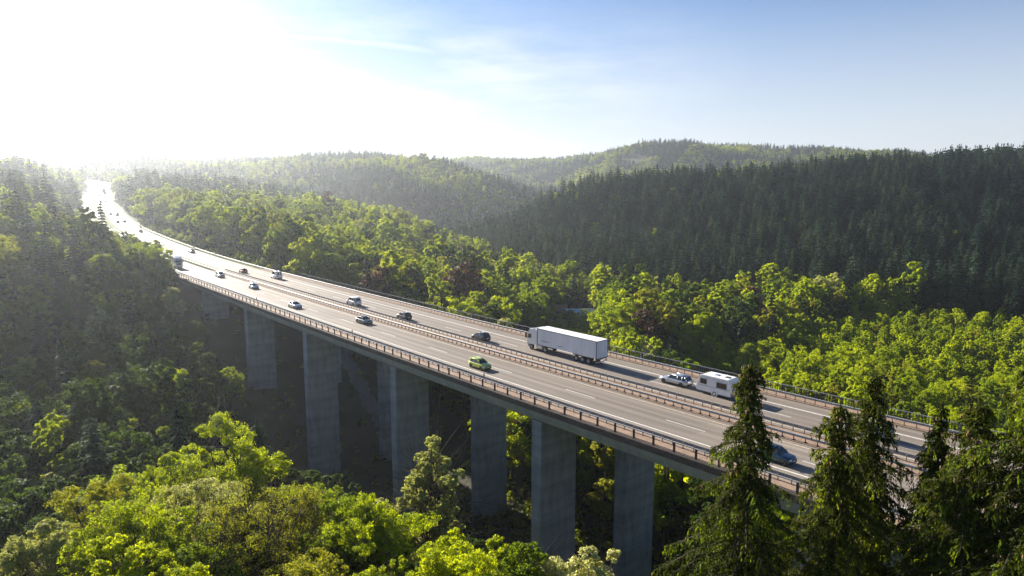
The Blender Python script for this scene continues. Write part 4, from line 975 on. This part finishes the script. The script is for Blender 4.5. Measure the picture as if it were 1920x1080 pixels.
    if side_panel:
        m_ = MB()
        for sg in (1, -1):
            x1, x0 = lerp(a1, c1, .46), c1+.02
            m_.add([(x0, sg*(yb+.014), b0), (x1, sg*(yb+.014), b0), (x1, sg*(yr*1.05+.012), H_-.06), (x0, sg*(yr*1.02+.012), H_-.06), (x0, sg*(yb-.03), b0), (x1, sg*(yb-.03), b0), (x1, sg*(yr-.03), H_-.06), (x0, sg*(yr-.03), H_-.06)],
                   [(0,1,2,3),(7,6,5,4),(0,4,5,1),(1,5,6,2),(2,6,7,3),(3,7,4,0)])
        m_.build('side_panel', pm, root)
    wx = (.325*L_, -.295*L_)
    ar = MB()
    for x in wx:
        for sg in (1, -1): ar.lathe_y([(.01, 0), (wr*1.16, 0), (wr*1.16, .012), (.01, .012)], 18, (x, sg*hw*1.0-.006+(0 if sg > 0 else -0.004), wr*1.0))
    ar.build('wheel_arches', M['black'], root)
    for x in wx:
        for sg in (1, -1): add_wheel(root, x, sg*(hw-.075), wr, .2, detail > 1)
    lf = L_/2
    for sg in (1, -1):
        m_ = MB(); z0 = hood-.19; m_.loft([[(lf-.035, sg*hw*.52, z0), (lf-.115, sg*hw*.86, z0+.02), (lf-.13, sg*hw*.86, z0+.13), (lf-.06, sg*hw*.52, z0+.1)], [(lf+.004, sg*hw*.52, z0), (lf-.06, sg*hw*.87, z0+.02), (lf-.09, sg*hw*.87, z0+.14), (lf-.02, sg*hw*.52, z0+.11)]])
        m_.build('headlight', M['lamp'], root)
        m_ = MB(); zt2 = K['tail']-.03 if kind not in ('minivan', 'van', 'suv') else K['tail']+.02; hgt = .17 if kind in ('hatch', 'saloon', 'wagon') else .34
        m_.box(-lf-.012, -lf+.11, sg*hw*.60, sg*hw*.865, zt2-hgt, zt2) if sg > 0 else m_.box(-lf-.012, -lf+.11, -hw*.865, -hw*.60, zt2-hgt, zt2)
        m_.build('tail_light', M['tail'], root)
        if detail > 1:
            m_ = MB(); xm = a0-.16*L_*.5; m_.box(xm-.06, xm+.06, sg*hw*.96 if sg > 0 else -hw*1.16, hw*1.16 if sg > 0 else -hw*.96, belt+.02, belt+.16)
            m_.build('mirror', pm, root)
    if detail > 1:
        m_ = MB(); m_.box(lf-.02, lf+.012, -hw*.46, hw*.46, gc+.2, hood-.17); m_.build('grille', M['black'], root)
        m_ = MB(); m_.box(lf-.02, lf+.018, -.26, .26, gc+.22, gc+.33); m_.box(-lf-.018, -lf+.02, -.26, .26, gc+.3, gc+.41); m_.build('plates', M['plate'], root)
        m_ = MB(); m_.box(-lf-.008, -lf+.05, -hw*.78, hw*.78, gc+.04, gc+.16); m_.box(lf-.05, lf+.008, -hw*.78, hw*.78, gc+.03, gc+.12); m_.build('bumper_trim', M['black'], root)
        if kind == 'van':
            m_ = MB(); m_.box(-lf-.004, -lf+.3, -hw*.88, hw*.88, b0-.05, b0+.10); m_.box(-lf-.02, -lf+.2, -.05, .05, b0, H_-.1); m_.build('rear_door_frame', pm, root)
        if kind in ('wagon', 'suv') :
            m_ = MB()
            for sg in (1, -1): m_.tube([(a1-.1, sg*yr*.9, H_+.03), (a1-.2, sg*yr*.9, H_+.07), (c1+.25, sg*yr*.9, H_+.065), (c1+.1, sg*yr*.9, H_+.02)], .018, 5)
            m_.build('roof_rails', M['alu'], root)
    if extra == 'towball': pass
    return root
GN_, GF_ = 'vehicles coming towards the camera', 'vehicles driving away'
silver = paint('silver', (.46,.48,.50), .75, .3); white = paint('white', (.72,.73,.74), 0, .3); black = paint('black', (.012,.013,.016), .2, .2); navy = paint('navy', (.02,.032,.05), .4)
lime = paint('lime', (.42,.50,.06), .25, .3); red = paint('red', (.20,.018,.022), .3); teal = paint('teal', (.004,.042,.075), .1); pale = paint('pale', (.55,.62,.68), .3); champ = paint('champagne', (.42,.39,.36), .7); blue_s = paint('blue_silver', (.30,.36,.45), .7)
car('hatchback_car', 'yellow-green hatchback alone in the outer lane of the oncoming carriageway', 'car', 'hatch', 83, -8.2, -1, lime, GN_)
car('saloon_car', 'dark blue-grey saloon coming along the inner lane beside the median rail', 'car', 'saloon', 126.5, -4.6, -1, navy, GN_)
car('saloon_car', 'silver saloon in the outer oncoming lane behind the dark blue one', 'car', 'saloon', 153.5, -8.1, -1, silver, GN_)
car('hatchback_car', 'bluish silver car in the inner oncoming lane midway along the viaduct', 'car', 'hatch', 190, -4.9, -1, blue_s, GN_)
car('offroad_car', 'white-roofed dark car near the start of the viaduct, inner oncoming lane', 'car', 'suv', 221.5, -4.4, -1, silver, GN_)
car('hatchback_car', 'dark teal-blue car glimpsed behind the near spruce on the oncoming carriageway', 'car', 'hatch', 34.6, -8.2, -1, teal, GN_)
car('hatchback_car', 'small dark red car driving away on the far carriageway', 'car', 'hatch', 228, 4.9, 1, red, GF_)
car('panel_van', 'tall white van with two rear windows driving away behind the red car', 'van', 'van', 207, 8.0, 1, white, GF_)
car('minivan', 'white minivan driving away in the inner lane ahead of the black cars', 'minivan', 'minivan', 148.5, 4.4, 1, white, GF_)
car('hatchback_car', 'black hatchback driving away behind the white minivan', 'car', 'hatch', 125, 4.1, 1, black, GF_)
car('hatchback_car', 'black hatchback about to pass the white lorry', 'car', 'hatch', 98.3, 4.1, 1, black, GF_)
car('estate_car', 'silver estate car with roof rails towing the white caravan', 'car', 'wagon', 57.6, 7.5, 1, silver, GF_)
car('minivan', 'pale blue-white car mostly hidden behind the tall spruce tops', 'car', 'minivan', 31.0, 6.6, 1, pale, GF_)
car('saloon_car', 'tiny silver-blue car on the hillside bend beyond the viaduct', 'car', 'saloon', 302, 8.6, 1, blue_s, GF_)
for s, o, h, k, p, lb in ((402, 8.6, 1, 'hatch', navy, 'first dark speck of a car past the tree edge on the climb'), (468, 4.6, 1, 'hatch', black, 'dark car in the inner lane of a pair side by side on the climb'), (472, 8.4, 1, 'saloon', navy, 'dark car in the outer lane of a pair side by side on the climb'),
    (534, 8.0, 1, 'van', champ, 'dim van climbing ahead of the pair of dark cars'), (545, 4.5, 1, 'hatch', black, 'dark car just beside the dim climbing van'), (669, 5.0, 1, 'hatch', black, 'distant dark car, left of two abreast on the high bend'), (671, 8.6, 1, 'hatch', navy, 'distant dark car, right of two abreast on the high bend'),
    (751, 5.0, 1, 'hatch', navy, 'far dark car, left of two just below the distant lorry'), (757, 8.6, 1, 'hatch', silver, 'far pale car, right of two just below the distant lorry')):
    car('car_far_off' if False else 'distant_van' if k == 'van' else 'distant_car', lb, 'van' if k == 'van' else 'car', k, s, o, h, p, 'far vehicles on the climbing road', 1)

def lorry(label, s, o, heading, group, detail=True, cabm=None, boxm=None, Lt=13.6):
    root = thing('lorry', label, 'lorry', tuple(rp_(s, o, .012)), rdir(s)+(0 if heading > 0 else math.pi), group)
    cm, bx_ = cabm or white, boxm or M['tarp']; x0, x1 = -Lt/2-1.2, Lt/2-1.2; z0, z1, hw = 1.18, 4.0, 1.27
    m_ = MB(); n = 40; vs = []; fs = []     # curtain sides with slight pleats
    for sg in (1, -1):
        b = len(vs)
        for i in range(n+1):
            x = lerp(x0+.12, x1-.1, i/n); dy = .018*math.sin(i*2.1)+.012*math.sin(i*.9)
            for z in (z0+.02, lerp(z0, z1, .5), z1-.12): vs.append((x, sg*(hw+.004+dy*(1 if z < 3.5 else .3)), z))
        for i in range(n):
            for k in range(2):
                q = b+i*3+k; fs.append((q, q+3, q+4, q+1) if sg < 0 else (q+1, q+4, q+3, q))
    m_.add(vs, fs); m_.build('side_curtain', bx_, root, True)
    m_ = MB(); m_.box(x0+.02, x1, -hw+.03, hw-.03, z0, z1-.05); m_.build('trailer_box', bx_, root)
    m_ = MB(); m_.box(x0-.03, x1+.03, -hw-.01, hw+.01, z1-.04, z1+.03); m_.build('trailer_roof', M['roof_white'], root)
    m_ = MB()
    for sg in (1, -1):
        y0, y1 = (hw-.02, hw+.035) if sg > 0 else (-hw-.035, -hw+.02)
        m_.box(x0-.02, x1+.02, y0, y1, z1-.12, z1-.045); m_.box(x0-.04, x0+.08, y0, y1, z0-.05, z1-.12); m_.box(x1-.12, x1+.04, y0, y1, z0-.05, z1-.12)
    m_.box(x0-.05, x0+.03, -hw, hw, z1-.12, z1-.05); m_.box(x0-.06, x0+.04, -hw, hw, z0-.16, z0-.003)
    m_.build('box_frame', M['frame_dark'], root)
    m_ = MB(); m_.box(x0-.02, x0+.018, -hw+.05, -.02, z0, z1-.13); m_.box(x0-.02, x0+.018, .02, hw-.05, z0, z1-.13)
    for y in (-.85, -.35, .35, .85): m_.tube([(x0-.05, y, z0), (x0-.05, y, z1-.15)], .02, 5)
    m_.build('rear_door', bx_, root)
    m_ = MB(); m_.box(x0+.1, x1, -.5, .5, .92, z0-.01); m_.box(x1-3.2, x1+2.6, -.42, .42, .72, .92); m_.build('chassis', M['frame_dark'], root)
    m_ = MB(); m_.box(x0-.08, x0+.05, -hw+.05, hw-.05, .50, .66); m_.build('rear_bumper', M['alu'], root)
    for sg in (1, -1):
        m_ = MB(); m_.box(x0-.10, x0-.02, min(sg*.75, sg*1.18), max(sg*.75, sg*1.18), .74, .90); m_.build('tail_light', M['tail'], root)
    for x in (x0+1.75, x0+3.1, x0+4.45, x1-1.9+.0, x1+1.55):
        for sg in (1, -1): add_wheel(root, x, sg*(hw-.20), .5, .34, detail)
    m_ = MB(); m_.box(x0+1.0, x0+5.2, hw-.36, hw-.01, 1.03, 1.10); m_.box(x0+1.0, x0+5.2, -hw+.01, -hw+.36, 1.03, 1.10)
    m_.box(x0+5.6, x1-3.3, hw-.06, hw-.02, .55, .68); m_.box(x0+5.6, x1-3.3, -hw+.02, -hw+.06, .55, .68); m_.build('side_guard', M['frame_dark'], root)
    # cab
    cx0, cx1 = x1+.42, x1+2.68; prof = [(cx0, .95), (cx0, 3.72), (cx0+.5, 3.86), (cx1-.75, 3.62), (cx1-.22, 2.98), (cx1-.02, 1.9), (cx1, .62), (cx1-.15, .42), (cx0+1.95, .42), (cx0+1.92, .95)]
    m_ = MB(); rings = []
    for y, k in ((-1.22, .94), (-1.15, 1), (1.15, 1), (1.22, .94)):
        cxm = (cx0+cx1)/2; rings.append([(cxm+(x-cxm)*(1 if k == 1 else .975), y, 2.1+(z-2.1)*(1 if k == 1 else .975)) for x, z in prof])
    m_.loft(rings); m_.build('cab', cm, root)
    m_ = MB(); m_.add([(cx1-.20, -1.08, 2.98), (cx1-.20, 1.08, 2.98), (cx1+.01, 1.13, 1.98), (cx1+.01, -1.13, 1.98), (cx1-.26, -1.08, 2.96), (cx1-.26, 1.08, 2.96), (cx1-.06, 1.13, 1.96), (cx1-.06, -1.13, 1.96)], [(3,2,1,0),(4,5,6,7),(0,1,5,4),(2,3,7,6),(1,2,6,5),(3,0,4,7)]); m_.build('windscreen', M['glass'], root)
    m_ = MB()
    for sg in (1, -1): m_.add([(cx1-1.15, sg*1.228, 2.75), (cx1-.42, sg*1.228, 2.72), (cx1-.22, sg*1.228, 2.0), (cx1-1.15, sg*1.228, 2.0)], [(0,1,2,3) if sg < 0 else (3,2,1,0)])
    m_.build('side_window', M['glass'], root)
    for sg in (1, -1):
        m_ = MB(); m_.box(cx1-.06, cx1+.14, min(sg*1.26, sg*1.50), max(sg*1.26, sg*1.50), 1.95, 2.75); m_.box(cx1-.02, cx1+.03, min(sg*1.15, sg*1.3), max(sg*1.15, sg*1.3), 2.6, 2.66); m_.build('mirror', M['black'], root)
        m_ = MB(); m_.box(cx1-.04, cx1+.03, min(sg*.72, sg*1.10), max(sg*.72, sg*1.10), .62, .84); m_.build('headlight', M['lamp'], root)
        m_ = MB(); m_.box(x1-1.1, x1+.4, min(sg*.72, sg*1.2), max(sg*.72, sg*1.2), .48, 1.02); m_.build('fuel_tank', M['alu'], root)
    m_ = MB(); m_.box(cx1-.02, cx1+.02, -.8, .8, 1.0, 1.75); m_.build('grille', M['black'], root)
    m_ = MB(); m_.box(cx0-.3, cx0+.02, -1.2, -1.16, 1.0, 3.6); m_.box(cx0-.3, cx0+.02, 1.16, 1.2, 1.0, 3.6); m_.build('side_fairing', cm, root)
    if detail:
        rg = np.random.default_rng(5); m_ = MB()
        for xc, zc, nn, sz in ((x1-3.0, 1.95, 12, .10), (x1-1.7, 2.0, 7, .10), (x1-6.2, 1.78, 12, .085)):
            xx = xc
            for q in range(nn):
                w_ = sz*rg.uniform(.5, 1.1)
                for sg in (1, -1): m_.add([(xx, sg*(hw+.042), zc-sz*.6), (xx+w_, sg*(hw+.042), zc-sz*.6), (xx+w_, sg*(hw+.042), zc+sz*rg.uniform(.2, .7)), (xx, sg*(hw+.042), zc+sz*.5)], [(0,1,2,3) if sg < 0 else (3,2,1,0)])
                xx += w_*1.35
        m_.build('lettering', M['steel_dark'], root)
    return root
lorry('long white articulated lorry with grey-white curtain sides and a white roof', 79.6, 7.4, 1, 'lorries on the motorway')
lorry('white-fronted lorry emerging from behind roadside trees towards the viaduct', 258, -8.4, -1, 'lorries on the motorway', False, None, white, 7.0)
lorry('tiny dark lorry topping the far bend of the climbing road', 790, 8.3, 1, 'lorries on the motorway', False, champ, champ)

def caravan(s, o):
    root = thing('caravan', 'white caravan with dark windows and a thin dark trim line, towed by the silver estate', 'caravan', tuple(rp_(s, o, .012)), rdir(s), GF_)
    L_, hw = 5.3, 1.13; x0, x1 = -L_/2, L_/2
    prof = [(x0+.05, .36), (x0, .75), (x0+.02, 1.5), (x0+.22, 2.55), (x0+.45, 2.62), (x1-.95, 2.62), (x1-.55, 2.48), (x1-.12, 1.45), (x1, 1.1), (x1, .55), (x1-.15, .36)]
    m_ = MB(); cx_ = 0; rings = []
    for y, k in ((-hw, .985), (-hw+.05, 1), (hw-.05, 1), (hw, .985)): rings.append([(x*k, y, 1.45+(z-1.45)*k) for x, z in prof])
    m_.loft(rings); m_.build('body', white, root)
    m_ = MB(); m_.box(x0+.5, x1-1.0, -hw+.08, hw-.08, 2.621, 2.65); m_.build('roof_panel', M['roof_white'], root)
    for x in (-1.5, .1):
        m_ = MB(); m_.box(x-.3, x+.3, -.3, .3, 2.652, 2.74); m_.build('roof_hatch', M['steel_dark'] if x < 0 else M['alu'], root)
    for sg in (1, -1):
        for xa, xb, za, zb in ((-1.95, -.55, 1.32, 1.98), (1.05, 1.95, 1.45, 2.05)):
            m_ = MB(); yo = sg*hw; m_.box(xa, xb, min(yo, yo+sg*.03), max(yo, yo+sg*.03), za, zb); w_ = m_.build('window', M['glass'], root)
            m_ = MB(); y1_, y2_ = min(yo, yo+sg*.04), max(yo, yo+sg*.04)
            m_.box(xa-.05, xb+.05, y1_, y2_, zb, zb+.05); m_.box(xa-.05, xb+.05, y1_, y2_, za-.05, za); m_.box(xa-.05, xa, y1_, y2_, za, zb); m_.box(xb, xb+.05, y1_, y2_, za, zb); m_.build('frame', M['black'], w_)
        m_ = MB(); y = sg*(hw+.012); m_.tube([(x1-.45, y, 1.18), (x0+.55, y, 1.16), (x0+.30, y, 1.22), (x0+.22, y, 1.42)], .022, 4); m_.build('trim_line', M['steel_dark'], root)
        m_ = MB(); m_.tube([(x1-.8, y, 2.22), (x0+.8, y, 2.30), (x0+.5, y, 2.12), (x0+.42, y, 1.98)], .022, 4); m_.build('awning_rail', M['alu'], root)
        m_ = MB(); m_.lathe_y([(.40, 0), (.47, 0), (.47, .05), (.40, .05)], 24, (-.25, sg*hw-(.0 if sg > 0 else .05), .36)); m_.build('wheel_arch', white, root)
        m_ = MB(); m_.lathe_y([(.01, 0), (.40, 0), (.40, .012), (.01, .012)], 20, (-.25, sg*(hw+.006)-(0 if sg > 0 else .012), .36)); m_.build('wheel_well', M['black'], root)
        add_wheel(root, -.25, sg*(hw-.045), .33, .2)
        m_ = MB(); m_.box(x0-.02, x0+.05, min(sg*.78, sg*1.05), max(sg*.78, sg*1.05), .62, .80); m_.build('tail_light', M['tail'], root)
    m_ = MB(); m_.box(x0-.012, x0+.03, -.55, .55, 1.42, 2.02); m_.build('window', M['glass'], root)
    m_ = MB(); m_.box(x1-.34, x1-.24, -.75, .75, 1.6, 2.1, 0, None); m_.build('window', M['glass'], root)
    m_ = MB(); m_.box(x0-.06, x0+.02, -hw+.06, hw-.06, .45, .60); m_.build('rear_bumper', M['sky_reflection_blue'], root)
    m_ = MB(); m_.tube([(x1-.1, -.6, .42), (x1+1.15, 0, .44)], .04, 5); m_.tube([(x1-.1, .6, .42), (x1+1.15, 0, .44)], .04, 5); m_.tube([(x1+1.1, 0, .44), (x1+1.4, 0, .46)], .035, 5); m_.build('drawbar', M['alu'], root)
    m_ = MB(); m_.loft([[(x1+.002, y, .5) for y in (-.7, .7)]+[(x1+.002, y, 1.05) for y in (.7, -.7)], [(x1+.5, y, .5) for y in (-.5, .5)]+[(x1+.42, y, .95) for y in (.5, -.5)]]); m_.build('gas_locker', white, root)
caravan(50.9, 7.5)

# ------------------------------------------------------------------ haze: one closed box of even, pale air round the whole scene
HZ = MB(); HZ.box(-1560, 1760, -360, 2760, -46, 158)
hm = bpy.data.materials.new('haze'); hm.use_nodes = True; ht = hm.node_tree; ht.nodes.clear()
ho = ht.nodes.new('ShaderNodeOutputMaterial'); hv = ht.nodes.new('ShaderNodeVolumePrincipled')
hv.inputs['Color'].default_value = (.84, .91, 1.0, 1); hv.inputs['Density'].default_value = 0.00013; hv.inputs['Anisotropy'].default_value = .72
ht.links.new(hv.outputs[0], ho.inputs['Volume'])
tag(HZ.build('haze', hm), kind='stuff')
